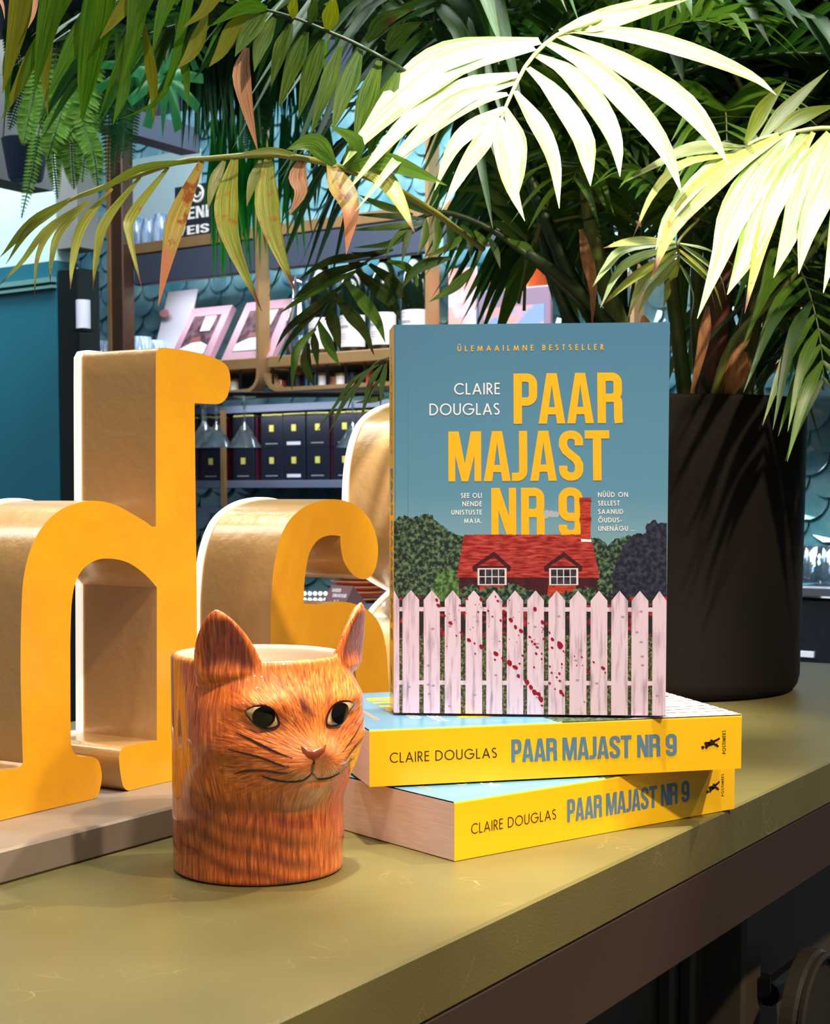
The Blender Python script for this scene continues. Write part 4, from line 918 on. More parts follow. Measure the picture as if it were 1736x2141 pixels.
# long yellowing frond reaching left
Y = .96
L_ = [([(150, 415), (62, 472), (0, 538)], 20, 3), ([(118, 436), (60, 480), (12, 553)], 14, 3), ([(185, 420), (100, 478), (45, 548), (-5, 600)], 12, 1), ([(185, 425), (110, 478), (78, 540), (72, 624)], 12, 1), ([(188, 420), (125, 485), (108, 540), (105, 592)], 13, 1), ([(235, 394), (172, 470), (152, 545), (147, 606)], 17, 1), ([(295, 368), (222, 462), (203, 530), (194, 606)], 18, 1), ([(352, 350), (276, 450), (272, 500), (297, 603)], 19, 1),
      ([(422, 337), (372, 450), (352, 530), (331, 640)], 36, 2), ([(492, 330), (474, 425), (486, 510), (547, 650)], 44, 1), ([(562, 328), (558, 417), (575, 500), (617, 610)], 46, 1), ([(633, 328), (622, 372), (628, 405), (604, 452)], 32, 4), ([(690, 342), (711, 390), (732, 442), (724, 532)], 48, 2), ([(742, 352), (796, 370), (834, 420), (867, 487)], 38, 1), ([(470, 335), (446, 385), (434, 440)], 20, 3), ([(546, 333), (527, 385), (516, 432)], 18, 3), ([(430, 335), (300, 350), (225, 388), (150, 420)], 14, 3), ([(640, 330), (560, 315), (480, 330)], 13, 3),
      ([(700, 345), (655, 300), (600, 312)], 40, 5), ([(720, 350), (745, 300), (690, 262)], 34, 5), ([(725, 352), (800, 338), (870, 360), (935, 388)], 34, 5)]
traced('frond', [(1010, 520, 1.2), (860, 410, 1.08), (720, 352, 1.0), (641, 333, Y), (559, 323, Y), (434, 332, Y), (375, 338, Y), (287, 368, Y), (225, 387, Y), (150, 416, Y), (112, 440, Y)], .0024,
       [(dl(p, Y, Y-.015), w, mi) for p, w, mi in L_], [m_ryel, m_ly, m_lyb, m_lo, m_ltan, m_lm], seed=6, wk=1.12)
# spotted dark frond beside the book
z_ = lambda p: [(560+x/4, 440+y/4) for x, y in p]
L_ = [([(900, 370), (600, 400), (400, 480), (262, 580)], 60), ([(830, 440), (520, 535), (330, 650), (205, 750)], 85), ([(760, 500), (450, 640), (250, 760), (100, 860)], 66), ([(640, 620), (400, 810), (180, 980), (65, 1150)], 70), ([(560, 700), (350, 900), (180, 1090), (85, 1280)], 54), ([(400, 990), (250, 1150), (215, 1330), (200, 1512)], 66), ([(340, 1110), (315, 1250), (345, 1380), (390, 1470)], 82), ([(380, 1020), (398, 1160), (420, 1320)], 62), ([(425, 930), (490, 1080), (545, 1200), (605, 1300)], 80),
      ([(500, 800), (560, 980), (610, 1180)], 100), ([(560, 700), (700, 880), (810, 1020), (890, 1212)], 100), ([(660, 600), (800, 760), (920, 930), (985, 1110)], 100), ([(740, 500), (930, 670), (1050, 790), (1110, 920)], 110), ([(850, 450), (1030, 590), (1130, 710), (1185, 812)], 92), ([(1000, 420), (1150, 470), (1230, 560), (1262, 690)], 66), ([(1050, 330), (850, 370), (690, 350)], 50), ([(560, 690), (540, 800), (470, 930)], 40)]
Y = 1.36
traced('frond', [(890, 470, 1.4)]+[(x, y, Y) for x, y in z_([(1000, 310), (800, 450), (640, 600), (550, 700), (430, 920), (370, 1030)])], .0013, [(dl(z_(p), Y, Y-.02), w/4, 1 + (i % 3 == 2)) for i, (p, w) in enumerate(L_)], [m_std, m_ls, m_lm], seed=7, wk=1.1)
L_ = [([(930, 1290), (720, 1420), (560, 1640), (400, 1860)], 32), ([(900, 1280), (760, 1450), (650, 1700)], 30), ([(960, 1290), (860, 1450), (780, 1720)], 46), ([(990, 1280), (960, 1440), (940, 1650)], 46), ([(800, 1380), (640, 1600), (500, 1890)], 40), ([(1010, 1560), (860, 1590), (730, 1610)], 40), ([(1000, 1330), (840, 1560), (790, 1740)], 30)]
Y = 1.3
traced('frond', [(960, 770, 1.34), (860, 742, 1.32), (812, 748, Y), (785, 760, Y), (760, 785, Y)], .0012, [(dl(z_(p), Y, Y-.01), w/4, 1) for p, w in L_], [m_std, m_ls], seed=8, wk=1.15)
# green frond with a dark thick stalk above the book
z_ = lambda p: [(720+.29954*x, 440+.29954*y) for x, y in p]
L_ = [([(640, 40), (650, 200), (605, 330)], 56), ([(720, 70), (745, 200), (690, 320)], 46), ([(570, 60), (560, 200), (510, 310)], 48), ([(820, 100), (880, 200), (880, 340)], 54), ([(910, 140), (965, 230), (920, 370)], 48), ([(470, 110), (430, 220), (400, 380)], 42), ([(500, 80), (360, 190), (280, 340)], 36), ([(1010, 190), (1060, 290), (1090, 410)], 44), ([(1150, 210), (1280, 260), (1330, 330)], 46), ([(740, 330), (520, 400), (400, 545)], 66), ([(900, 400), (760, 540), (590, 640)], 62), ([(560, 60), (300, 40), (60, 30)], 40), ([(560, 90), (300, 120), (20, 140)], 44), ([(500, 130), (320, 230), (60, 260)], 42), ([(480, 30), (250, -40), (100, -110)], 46), ([(600, 30), (420, -60), (330, -110)], 46), ([(860, 150), (720, 260), (560, 320)], 46)]
Y = 1.32
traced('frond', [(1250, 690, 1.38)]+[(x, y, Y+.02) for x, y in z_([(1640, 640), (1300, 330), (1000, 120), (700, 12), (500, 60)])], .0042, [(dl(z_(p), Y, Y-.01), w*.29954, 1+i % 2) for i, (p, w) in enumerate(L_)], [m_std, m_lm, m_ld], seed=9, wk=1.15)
# dark frond across the top with hanging striped leaflets
z_ = lambda p: [(434+x/4, y/4) for x, y in p]
L_ = [([(450, 70), (230, 230), (110, 440), (10, 560)], 120, 3), ([(480, 100), (340, 300), (230, 470)], 150, 2), ([(560, 150), (440, 380), (390, 600)], 120, 2), ([(700, 200), (610, 450), (530, 725)], 125, 2), ([(830, 270), (720, 560), (590, 905)], 135, 2), ([(960, 330), (860, 650), (760, 1000)], 145, 2), ([(1110, 390), (990, 760), (860, 1135)], 125, 2), ([(1280, 420), (1150, 770), (1040, 1100)], 150, 2), ([(1440, 510), (1320, 900), (1230, 1300)], 150, 2), ([(1590, 610), (1440, 980), (1340, 1335)], 160, 2), ([(1750, 700), (1600, 1000), (1480, 1350)], 150, 2),
      ([(1330, 350), (1480, 170), (1736, 70)], 120, 4), ([(1500, 430), (1620, 280), (1800, 180)], 140, 4), ([(1000, 250), (1040, 100), (1060, -60)], 130, 3), ([(850, 200), (890, 80), (890, -60)], 90, 4), ([(500, 70), (300, 60), (20, 220)], 110, 1), ([(700, 150), (720, 60), (740, -60)], 90, 3), ([(330, 400), (285, 620), (330, 900), (420, 1262)], 130, 5)]
Y = 1.0
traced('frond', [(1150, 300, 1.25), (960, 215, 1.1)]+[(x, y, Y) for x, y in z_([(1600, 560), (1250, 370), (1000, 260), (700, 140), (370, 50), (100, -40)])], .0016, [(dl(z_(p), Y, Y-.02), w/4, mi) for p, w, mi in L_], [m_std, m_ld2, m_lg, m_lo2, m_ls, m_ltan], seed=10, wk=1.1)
# broad blades hanging in at the top left
L_ = [([(55, -50), (32, 80), (5, 195)], 42, 2), ([(60, -40), (20, 140), (12, 245)], 18, 1), ([(125, -50), (95, 80), (72, 195)], 46, 1), ([(95, 50), (48, 160), (3, 250)], 22, 2), ([(185, 10), (140, 120), (98, 205)], 26, 1), ([(218, -40), (200, 80), (182, 180), (172, 255)], 54, 1), ([(245, 70), (258, 180), (236, 262)], 24, 1), ([(292, -30), (278, 80), (245, 205)], 34, 1), ([(300, 50), (320, 170), (322, 258)], 20, 2), ([(357, -20), (335, 40), (318, 115)], 26, 1), ([(368, 40), (388, 150), (393, 225)], 16, 1), ([(432, 30), (405, 105), (370, 145)], 26, 2), ([(280, -10), (240, 40), (208, 82)], 26, 2), ([(150, -30), (70, 120), (40, 200)], 24, 1), ([(400, -30), (380, 60), (340, 200), (250, 250)], 18, 1), ([(78, -20), (70, 30), (58, 60)], 10, 3), ([(-10, -20), (5, 10), (10, 40)], 8, 3), ([(460, -40), (430, 20), (380, 60)], 30, 2), ([(330, -40), (260, 100), (205, 250)], 20, 1), ([(30, 60), (15, 150), (18, 230)], 16, 1), ([(110, 60), (95, 150), (100, 245)], 16, 2)]
Y = .86
L_ = [(([(p[0][0]+(p[0][0]-p[1][0])*1.6, p[0][1]-(p[1][1]-p[0][1])*1.6)]+p if p[0][1] < 0 else p), w*1.1, m) for p, w, m in L_]
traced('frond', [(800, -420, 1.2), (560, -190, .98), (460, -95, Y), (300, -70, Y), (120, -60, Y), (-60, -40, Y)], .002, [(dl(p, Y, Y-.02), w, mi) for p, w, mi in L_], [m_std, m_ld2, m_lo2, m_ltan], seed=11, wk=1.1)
# canes and stalks rising from the soil
def cane(px, w0, w1, m, name='cane'):
    P = crom([at(*p) for p in px], 14); n = len(P)
    mb = MB(); mb.tube(P, [(w0+(w1-w0)*i/(n-1))*1.35/FPX/2 for i in range(n)], 10, 0); return link(name, mb, m, palm, smooth=True)
cane([(1490, 880, 1.34), (1497, 700, 1.33), (1515, 560, 1.33), (1560, 400, 1.35), (1620, 220, 1.4)], 66, 36, m_stb)
cane([(1545, 880, 1.36), (1568, 690, 1.36), (1590, 560, 1.36), (1610, 430, 1.38), (1640, 280, 1.42)], 50, 34, m_sto)
cane([(1440, 880, 1.42), (1405, 600, 1.42), (1380, 400, 1.42), (1370, 150, 1.42)], 36, 20, m_st)
cane([(1380, 880, 1.4), (1268, 600, 1.38), (1228, 400, 1.37), (1215, 150, 1.38)], 46, 24, m_st)
cane([(1360, 880, 1.41), (1205, 600, 1.4), (1115, 390, 1.4), (1050, 150, 1.42)], 40, 18, m_std)
cane([(1340, 880, 1.42), (1180, 640, 1.42), (1130, 450, 1.43), (1110, 200, 1.45)], 30, 16, m_std)
cane([(1290, 880, 1.43), (1240, 660, 1.43), (1235, 500, 1.43), (1270, 300, 1.45)], 40, 20, m_sto)
cane([(1330, 880, 1.45), (1300, 640, 1.46), (1310, 400, 1.46), (1330, 180, 1.48)], 34, 18, m_std)
cane([(1470, 880, 1.44), (1455, 640, 1.44), (1462, 400, 1.46), (1445, 120, 1.48)], 30, 18, m_st)
cane([(1525, 880, 1.32), (1460, 760, 1.31), (1540, 650, 1.3), (1720, 480, 1.3), (1900, 380, 1.32)], 12, 9, m_std, 'stalk')
cane([(1480, 880, 1.31), (1530, 720, 1.29), (1640, 600, 1.28), (1780, 420, 1.28)], 18, 12, m_st, 'stalk')
cane([(1420, 880, 1.4), (1310, 720, 1.36), (1200, 600, 1.33), (1105, 530, 1.3)], 30, 20, m_std, 'stalk')
for px, w in (([(1215, 480, 1.33), (1228, 540, 1.32), (1240, 600, 1.33), (1238, 690, 1.34)], 26), ([(1570, 690, 1.31), (1530, 740, 1.30), (1500, 840, 1.31)], 36), ([(1555, 735, 1.3), (1540, 790, 1.3), (1508, 850, 1.31)], 40), ([(1480, 640, 1.3), (1470, 720, 1.29), (1440, 850, 1.30)], 24), ([(1345, 660, 1.33), (1350, 690, 1.33), (1340, 760, 1.34)], 22)):
    mb = MB(); leaflet(mb, [at(*p) for p in px], w*1.33/FPX, (Vector((0, 0, CH))-at(*px[1])).normalized(), 0, 10, fold=.5); link('husk', mb, m_husk, palm, smooth=True)
# the rest of the crown: arching fronds all round
def arch(base, az, el, L, droop, mats, nl=22, ll=.17, lw=.016, seed=0, rr=.003, start=.22, hang=.5):
    rg = random.Random(seed); mb = MB(); n = 22; p = Vector(base); P = [p.copy()]; e = el; a = az
    for i in range(n):
        e -= droop/n*(.4+1.3*i/n); p = p+Vector((math.cos(a)*math.cos(e), math.sin(a)*math.cos(e), math.sin(e)))*(L/n); P.append(p.copy()); a += rg.uniform(-.02, .02)
    mb.tube(P, [rr*(1-.75*i/n) for i in range(n+1)], 6, 0)
    for k in range(nl):
        t = start+(1-start)*(k+.3)/nl; x = t*n; i = min(int(x), n-1); c = P[i].lerp(P[i+1], x-i); T = (P[i+1]-P[i]).normalized()
        S = T.cross(Vector((0, 0, 1))); S = S.normalized() if S.length > 1e-4 else Vector((1, 0, 0)); Upn = S.cross(T).normalized()
        for sg in (-1, 1):
            l = ll*(.55+.75*math.sin(math.pi*min(1, (t-start)/(1-start)*.85+.12)))*rg.uniform(.85, 1.12)
            ang = math.radians(58-26*t+rg.uniform(-6, 6)); d = (T*math.cos(ang)+S*sg*math.sin(ang)+Upn*rg.uniform(.05, .35)).normalized()
            m1 = c+d*l*.5; tip = c+d*l*.95+Vector((0, 0, -hang*l*rg.uniform(.5, 1.1)))
            leaflet(mb, [c, m1, tip], lw*rg.uniform(.8, 1.15), (Upn+S*sg*.25).normalized(), 1+(rg.random() < .3), 7, u0=rg.randint(0, 40))
    return link('frond', mb, mats, palm, smooth=True)
rg = random.Random(21)
def proj(p):
    q = Vector(p)-Vector((0, 0, CH)); zc = q.y*cP-q.z*sP; yc = q.y*sP+q.z*cP
    return 868+FPX*q.x/zc, PY0-FPX*yc/zc
def arch_ok(base, az, el, L, droop, ll, xmin=650):
    """keeps the crown off the open view to the bar and off the viewer's side"""
    n = 22; p = Vector(base); e = el
    for i in range(n):
        e -= droop/n*(.4+1.3*i/n); p = p+Vector((math.cos(az)*math.cos(e), math.sin(az)*math.cos(e), math.sin(e)))*(L/n)
        if i < 5: continue
        x, y = proj(p)
        if p.y < 1.16 or (x-110 < xmin and y+150 > 260) or (x < 1420 and y+140 > 700) or (y+60 > 900) or p.z > 2.1: return False
    return True
crowns = [at(1640, 280, 1.42), at(1370, 230, 1.43), at(1215, 250, 1.40), at(1060, 230, 1.43), at(1120, 280, 1.46), at(1270, 330, 1.46), at(1330, 250, 1.48), at(1450, 220, 1.48), at(1610, 330, 1.42)]
k = 0
for i, c in enumerate(crowns):
    for j in range(7):
        az = rg.uniform(0, 2*math.pi)
        if math.sin(az) < -.15: az = -az                       # keep the crown away from the viewer's side
        el = rg.uniform(.35, 1.25); L = rg.uniform(.40, .68); dr = rg.uniform(1.3, 2.5)
        for tries in range(40):
            if arch_ok(c, az, el, L, dr, .16): break
            az = rg.uniform(0, 2*math.pi); el = rg.uniform(.2, 1.35); L = rg.uniform(.28, .62); dr = rg.uniform(.8, 2.4)
        else: continue
        arch(c, az, el, L, dr, [m_std, m_ld, m_ldd] if rg.random() < .6 else [m_st, m_lm, m_ld], nl=20, ll=rg.uniform(.13, .19), lw=.017, seed=100+k); k += 1
for px, az, el, L, dr in (((1500, 780, 1.45), .35, .75, .55, 2.0), ((1560, 780, 1.42), -.1, .55, .5, 1.9), ((1560, 820, 1.46), .6, .9, .5, 2.2), ((1520, 820, 1.5), 1.2, .9, .6, 1.6), ((1590, 600, 1.4), .1, .3, .42, 1.4), ((1600, 480, 1.42), .5, .6, .5, 1.9), ((1590, 640, 1.44), .3, .1, .40, 1.0)):
    arch(at(*px), az, el, L, dr, [m_std, m_ld, m_ldd], nl=20, ll=.15, lw=.014, seed=300+k); k += 1

# thin young fronds filling the middle of the plant
rg2 = random.Random(77); made = 0
for t_ in range(260):
    if made >= 20: break
    c = at(rg2.uniform(1060, 1700), rg2.uniform(430, 690), rg2.uniform(1.40, 1.56)); az = rg2.uniform(0, 2*math.pi); el = rg2.uniform(-.1, 1.3); L = rg2.uniform(.18, .32); dr = rg2.uniform(.6, 2.0)
    if math.hypot(c.x-PC.x, c.y-PC.y) > .24 or not arch_ok(c, az, el, L, dr, .1, 900): continue
    arch(c, az, el, L, dr, [m_st, m_lm, m_ld], nl=18, ll=rg2.uniform(.07, .11), lw=.0095, seed=500+made, rr=.0018, hang=.35); made += 1
for px, az, el, L, dr in (((1560, 850, 1.46), .45, .95, .36, 2.7), ((1550, 800, 1.48), .1, 1.1, .50, 2.4), ((1570, 700, 1.46), .2, .5, .36, 1.9), ((1590, 560, 1.5), .3, .2, .34, 1.5), ((1500, 800, 1.5), .5, 1.2, .5, 1.5)):
    arch(at(*px), az, el, L, dr, [m_st, m_lm, m_ld], nl=20, ll=.11, lw=.0105, seed=600+int(px[0]), rr=.002, hang=.4)
# ---------------------------------------------------------------- the bar behind: S along the shelves (to the right), Nn away from the viewer
_a = math.radians(52.9)
SD = Vector((math.sin(_a), -math.cos(_a), 0)); ND = Vector((math.cos(_a), math.sin(_a), 0))
B0 = at(600, 1031, 4.2); B0.z = 0
RB = Matrix((SD, ND, ZD)).transposed()
def bp(px, py, n=0.0): return onplane(px, py, B0+ND*n, ND)
def sz(px, py, n=0.0): p = bp(px, py, n); return (p-B0).dot(SD), p.z
def bs(s, n, z): return B0+SD*s+ND*n+ZD*z
def bbox(mb, px0, py0, px1, py1, n0, n1, mi=0, bev=0):
    """box whose front face (at depth n0) fills the photo rectangle"""
    s0, za = sz(px0, (py0+py1)/2, n0); s1, zb = sz(px1, (py0+py1)/2, n0)
    z1 = sz((px0+px1)/2, py0, n0)[1]; z0 = sz((px0+px1)/2, py1, n0)[1]
    mb.box(bs((s0+s1)/2, (n0+n1)/2, (z0+z1)/2), (abs(s1-s0), n1-n0, z1-z0), mi, RB, bev); return (s0, s1, z0, z1)
m_brass = mat('brass_satin', (184, 142, 96), rough=.42, metal=.45, c2=(166, 126, 82), nscale=8)
m_bronze = mat('bronze_brown', (92, 64, 48), rough=.4, metal=.5, c2=(80, 54, 40), nscale=6)
m_slate = mat('slate_blue', (66, 72, 88), rough=.5)
m_slate2 = mat('slate_shelf', (98, 106, 128), rough=.5)
m_scale = mat('teal_scale_tile', (168, 220, 228), rough=.14, metal=.2, coat=1, c2=(104, 176, 196), nscale=9)
m_teal = mat('teal_paint', (30, 96, 112), rough=.4, c2=(34, 104, 120), nscale=3)
m_pale = mat('pale_paint', (186, 212, 216), rough=.7)
m_dkteal = mat('dark_side', (12, 20, 20), rough=.3)
m_grey = mat('grey_paint', (120, 122, 118), rough=.8)
m_white = mat('white_paper', (214, 212, 224), rough=.7); m_chalk = mat('chalk_white', (240, 236, 232), rough=.8)
gl = glass('clear_glass'); gl2 = glass('thick_glass', (222, 236, 244), gl=.4, rough=.06, body=.07)
# scale tiles on the wall behind the shelves: one wall of overlapping scallops
mb = MB(); tw = .098; rh = .052; nW = .40; row = 0; z = 1.30
mb.box(bs(.35, nW+.05, .3), (4.6, .04, 2.6), 1, RB)
while z > -.30:
    s = -1.35+(tw/2 if row % 2 else 0)
    while s < 2.35:
        pts = [(-tw/2, .054), (-tw/2, 0)]+[(tw/2*math.cos(a), tw/2*.95*math.sin(a)) for a in [math.pi+math.pi*i/9 for i in range(1, 9)]]+[(tw/2, 0), (tw/2, .054)]
        vs = [bs(s+x*.97, nW-.014+.016*(y+.05)/.104-.007*(1-(x/(tw/2))**2), z+y) for x, y in pts]
        mb.add(vs, [tuple(range(len(vs)))], 0); s += tw
    z -= rh; row += 1
struct('wall_back', mb, [m_scale, m_slate])
# hanging shelf units: rounded brass bands with a board and a valance each
def unit(s0, s1, zb, zt, label, n0=0.0, dep=.045, th=.010, r=.05):
    t = thing('hanging_shelf', label, 'shelf', bs((s0+s1)/2, .1, zb), 'rounded brass shelf units in front of the scale tiled wall')
    def rr(o):
        r2 = r+o; out = []
        for (cx, cz, a0) in ((s0+r, zb+r, 180), (s1-r, zb+r, 270)):
            out += arc(cx, cz, r2, r2, a0, a0+90, 8)
        return out+[(s1+o, zt), (s0-o, zt)]
    A = rr(0); Bv = rr(-th)
    mb = MB(); n = len(A)
    for a in (0, 1):
        pass
    va = [bs(x, n0, z) for x, z in A]+[bs(x, n0, z) for x, z in Bv]+[bs(x, n0+dep, z) for x, z in A]+[bs(x, n0+dep, z) for x, z in Bv]
    fs = []; ms = []
    for i in range(n-1):
        j = i+1; fs += [(i, j, n+j, n+i), (2*n+i, 3*n+i, 3*n+j, 2*n+j), (i, 2*n+i, 2*n+j, j), (n+i, n+j, 3*n+j, 3*n+i)]
    mb.add(va, fs, 0); link('band', mb, m_brass, t)
    mb = MB(); zsh = sz(690, 748)[1]; mb.box(bs((s0+s1)/2, n0+.135, zsh), (s1-s0-2*th, .26, .030), 0, RB, .002); link('shelf_board', mb, m_brass, t)
    mb = MB(); z5 = sz(430, 500)[1]; mb.box(bs((s0+s1)/2, n0+.135, z5), (s1-s0-2*th, .26, .030), 0, RB, .002); link('shelf_board', mb, m_brass, t)
    mb = MB(); mb.box(bs((s0+s1)/2, n0+.025, z5-.058), (s1-s0-2*th, .03, .085), 0, RB, .002); link('valance', mb, m_slate, t)
    mb = MB()
    for k in range(9):
        s = s0+th+.012+(s1-s0-2*th-.024)*k/8; mb.tube([bs(s, n0+.012, zb+th+.001), bs(s, n0+.012, zsh-.016)], .0035, 6)
    mb.tube([bs(s0+th, n0+.012, zb+.075), bs(s1-th, n0+.012, zb+.075)], .003, 6); link('rail', mb, m_black, t)
    mb = MB(); mb.box(bs((s0+s1)/2, n0+.12, zb+.004), (s1-s0-2*th-.08, .20, .006), 0, RB); link('tray', mb, m_brass, t)
    mb = MB(); mb.box(bs((s0+s1)/2, n0+.20, zb+.05), (s1-s0-2*th-.01, .01, .04), 0, RB); link('back_rail', mb, m_slate, t)
    return t
zb_ = sz(640, 815)[1]; zt_ = 1.40
s541 = sz(541, 700)[0]; s551 = sz(551, 700)[0]; s893 = sz(896, 640)[0]; s915 = sz(914, 640)[0]
PITCHS = s915-s551
unit(sz(271, 700)[0], s541, zb_, zt_, 'rounded brass shelf unit holding the two pink cookbooks, left of the wine bottles')
unit(s551, s893, zb_, zt_, 'rounded brass shelf unit holding the row of dark wine bottles')
unit(s915, s915+(s893-s551), zb_, zt_, 'rounded brass shelf unit behind the palm holding the framed family photo')
unit(s915+PITCHS, s915+PITCHS+(s893-s551), zb_, zt_, 'rounded brass shelf unit at the far right behind the planter')
zsh = sz(690, 748)[1]+.0135; z5 = sz(430, 500)[1]+.0135
pt = thing('bronze_post', 'thick bronze brown square post at the left end of the brass shelves', 'post', bp(250, 1400, -.03))
mb = MB(); bbox(mb, 236, 250, 262, 1700, -.03, .015, 0, .003); link('post_body', mb, m_bronze, pt)
mb = MB(); bbox(mb, 229, 250, 235.5, 1700, -.035, .0, 0); link('edge_trim', mb, m_brass, pt)

# ---------------------------------------------------------------- things on the upper shelves
m_pink = mat('cookbook_pink', (186, 140, 156), rough=.5); m_photo = mat('printed_tea_table', (84, 44, 54), rough=.4, c2=(206, 192, 206), nscale=26, nlow=.42, nhigh=.62, detail=5)
m_photo2 = mat('printed_dark_room', (54, 26, 34), rough=.7, spec=.15, c2=(120, 90, 100), nscale=30, detail=5)
def lean(px0, px1, py0, py1, n, tilt, roll, label, group):
    """a book leaning back on the shelf"""
    s0, _ = sz(px0, py1, n); s1, _ = sz(px1, py1, n); z0 = zsh; z1 = sz((px0+px1)/2, py0, n)[1]
    w = s1-s0; h = (z1-z0)/math.cos(tilt); t = thing('cookbook', label, 'book', bs((s0+s1)/2, n, z0), group)
    Rm = RB @ Matrix.Rotation(roll, 3, 'Y') @ Matrix.Rotation(-tilt, 3, 'X')
    O = bs((s0+s1)/2, n, z0+.5*w*abs(math.sin(roll))+.001)
    f = lambda x, y, z: O+Rm @ Vector((x, y, z))
    mb = MB(); mb.box(f(0, .011, h/2), (w, .022, h), 0, Rm, .0015); link('cover', mb, m_pink, t)
    mb = MB(); q = [f(-w*.34, -.0006, h*.14), f(w*.34, -.0006, h*.14), f(w*.34, -.0006, h*.84), f(-w*.34, -.0006, h*.84)]; mb.add(q, [(0, 1, 2, 3)]); link('cover_photo', mb, m_photo2, t)
    mb = MB()
    mb.add([f(-w*.33, -.0012, h*.15), f(w*.33, -.0012, h*.15), f(w*.33, -.0012, h*.30), f(w*.12, -.0012, h*.37), f(-w*.10, -.0012, h*.36), f(-w*.33, -.0012, h*.27)], [tuple(range(6))], 0)
    mb.add([f(-w*.02, -.0012, h*.56), f(w*.22, -.0012, h*.56), f(w*.24, -.0012, h*.82), f(-w*.04, -.0012, h*.82)], [(0, 1, 2, 3)], 0)
    mb.add([f(-w*.16, -.0016, h*.37), f(w*.10, -.0016, h*.37), f(w*.07, -.0016, h*.45), f(-w*.13, -.0016, h*.45)], [(0, 1, 2, 3)], 1)
    link('cover_scene', mb, [m_white, mat('cake_brown', (128, 60, 58), rough=.5)], t); return t
G_ = 'pink cookbooks leaning on the brass shelf'
lean(348, 432, 634, 752, .03, .56, .0, 'pink cookbook leaning beside the bronze post, left one of two', G_)
lean(461, 566, 620, 752, .03, .56, .0, 'pink cookbook leaning behind the brass upright, right one of two', G_)
wc = thing('menu_card', 'white card with a small round cake picture, behind the left pink cookbook', 'card', bp(350, 745, .12))
mb = MB(); s0, z0 = sz(312, 682, .12); s1, z1 = sz(388, 600, .12)
qv = [bs(s0, .12, zsh+.001), bs(s1-.02, .12, zsh+.001), bs(s1, .17, z1), bs(s0+.03, .17, z1)]; mb.add(qv+[p+ND*.003 for p in qv], [(0, 1, 2, 3), (7, 6, 5, 4), (0, 4, 5, 1), (1, 5, 6, 2), (2, 6, 7, 3), (3, 7, 4, 0)]); link('sheet', mb, m_white, wc)
mb = MB(); c_ = bp(343, 655, .135); mb.prism([(.02*math.cos(a), .011*math.sin(a)) for a in [2*math.pi*i/20 for i in range(20)]], lambda a, b, t: c_+SD*a+ZD*b+ND*t, 0, .002); link('cake_picture', mb, mat('macaron_pink', (176, 116, 118), rough=.6), wc)
m_wine = mat('wine_green_glass', (6, 20, 10), rough=.12, spec=.4); m_lab = mat('label_white', (212, 202, 202), rough=.6); m_foil = mat('gold_foil', (170, 130, 76), rough=.5, metal=.5); m_ink = mat('label_ink', (150, 142, 146), rough=.7)
def bottle(px, n, label, base_px=None):
    s, _ = sz(px, 740, n); o = bs(s, n, zsh)
    t = thing('wine_bottle', label, 'bottle', o, 'row of dark wine bottles on the brass shelf')
    mb = MB(); mb.lathe([(0, .0005), (.034, .0005), (.0385, .005), (.0385, .165), (.036, .188), (.026, .212), (.0165, .232), (.0145, .25)], 28, o); link('glass_body', mb, m_wine, t, smooth=True)
    mb = MB(); mb.lathe([(.0152, .236), (.0158, .262), (.0152, .29), (.0165, .293), (.0165, .302), (.012, .304), (0, .304)], 20, o); link('foil', mb, m_foil, t, smooth=True)
    a0 = math.atan2(-ND.y, -ND.x); lb = MB(); lb.lathe([(.0389, .018), (.0389, .100)], 24, o, 0, a0-1.45, a0+1.45); L_ = link('label', lb, m_lab, t, smooth=True)
    mb = MB(); r_ = random.Random(int(px))
    for k, (zz, a1, h) in enumerate(((.092, .35, .0016), (.083, .30, .0014), (.066, .62, .0075), (.050, .55, .0014), (.044, .50, .0014), (.038, .58, .0014), (.030, .30, .0014))):
        mb.lathe([(.0392, zz), (.0392, zz+h)], 8, o, 0, a0-.75, a0-.75+a1*1.6)
    link('label_print', mb, m_ink, L_); return t
for px, lab in ((676, 'first from the left behind palm leaflets'), (742, 'second from the left with its label in view'), (806, 'third from the left beside the standing book'), (872, 'fourth from the left, next to the brass upright')):
    bottle(px, .09, 'dark green wine bottle with gold neck, '+lab)
# the glasses, jugs and cups
def lath_thing(name, label, cat, o, prof, m, group=None, n=24):
    t = thing(name, label, cat, o, group); mb = MB(); mb.lathe(prof, n, o); link('glass_wall', mb, m, t, smooth=True); return t
TUM = [(0, .002), (.026, .002), (.030, .006), (.034, .085), (.0325, .085), (.028, .01), (0, .008)]
m_frost = mat('ribbed_glass', (196, 216, 240), rough=.15, spec=.6, c2=(120, 150, 190), nscale=60, stretch=(2, 2, .3), nlow=.4, nhigh=.6)
for px, n, k, lab in ((212, .05, 1.0, 'ribbed glass tumbler left of the bronze post'), (291, .06, 1.05, 'ribbed glass tumbler just right of the bronze post'), (322, .10, .95, 'ribbed glass tumbler tucked beside the left pink cookbook')):
    s, _ = sz(px, 720, n); o = bs(s, n, zsh)
    t = thing('tumbler', lab, 'glass', o, 'ribbed tumblers on the brass shelf'); mb = MB(); mb.lathe([(r*k, z*k) for r, z in TUM], 20, o); link('wall', mb, m_frost, t, smooth=True)
s, _ = sz(628, 735, .12); o = bs(s, .12, zsh); lath_thing('carafe', 'tall clear glass carafe between the right pink cookbook and the wine bottles', 'carafe', o, [(0, .002), (.036, .002), (.040, .008), (.040, .10), (.022, .16), (.020, .20), (.028, .225), (.027, .225), (.018, .20), (.020, .16), (.037, .10), (.036, .01), (0, .006)], gl2)
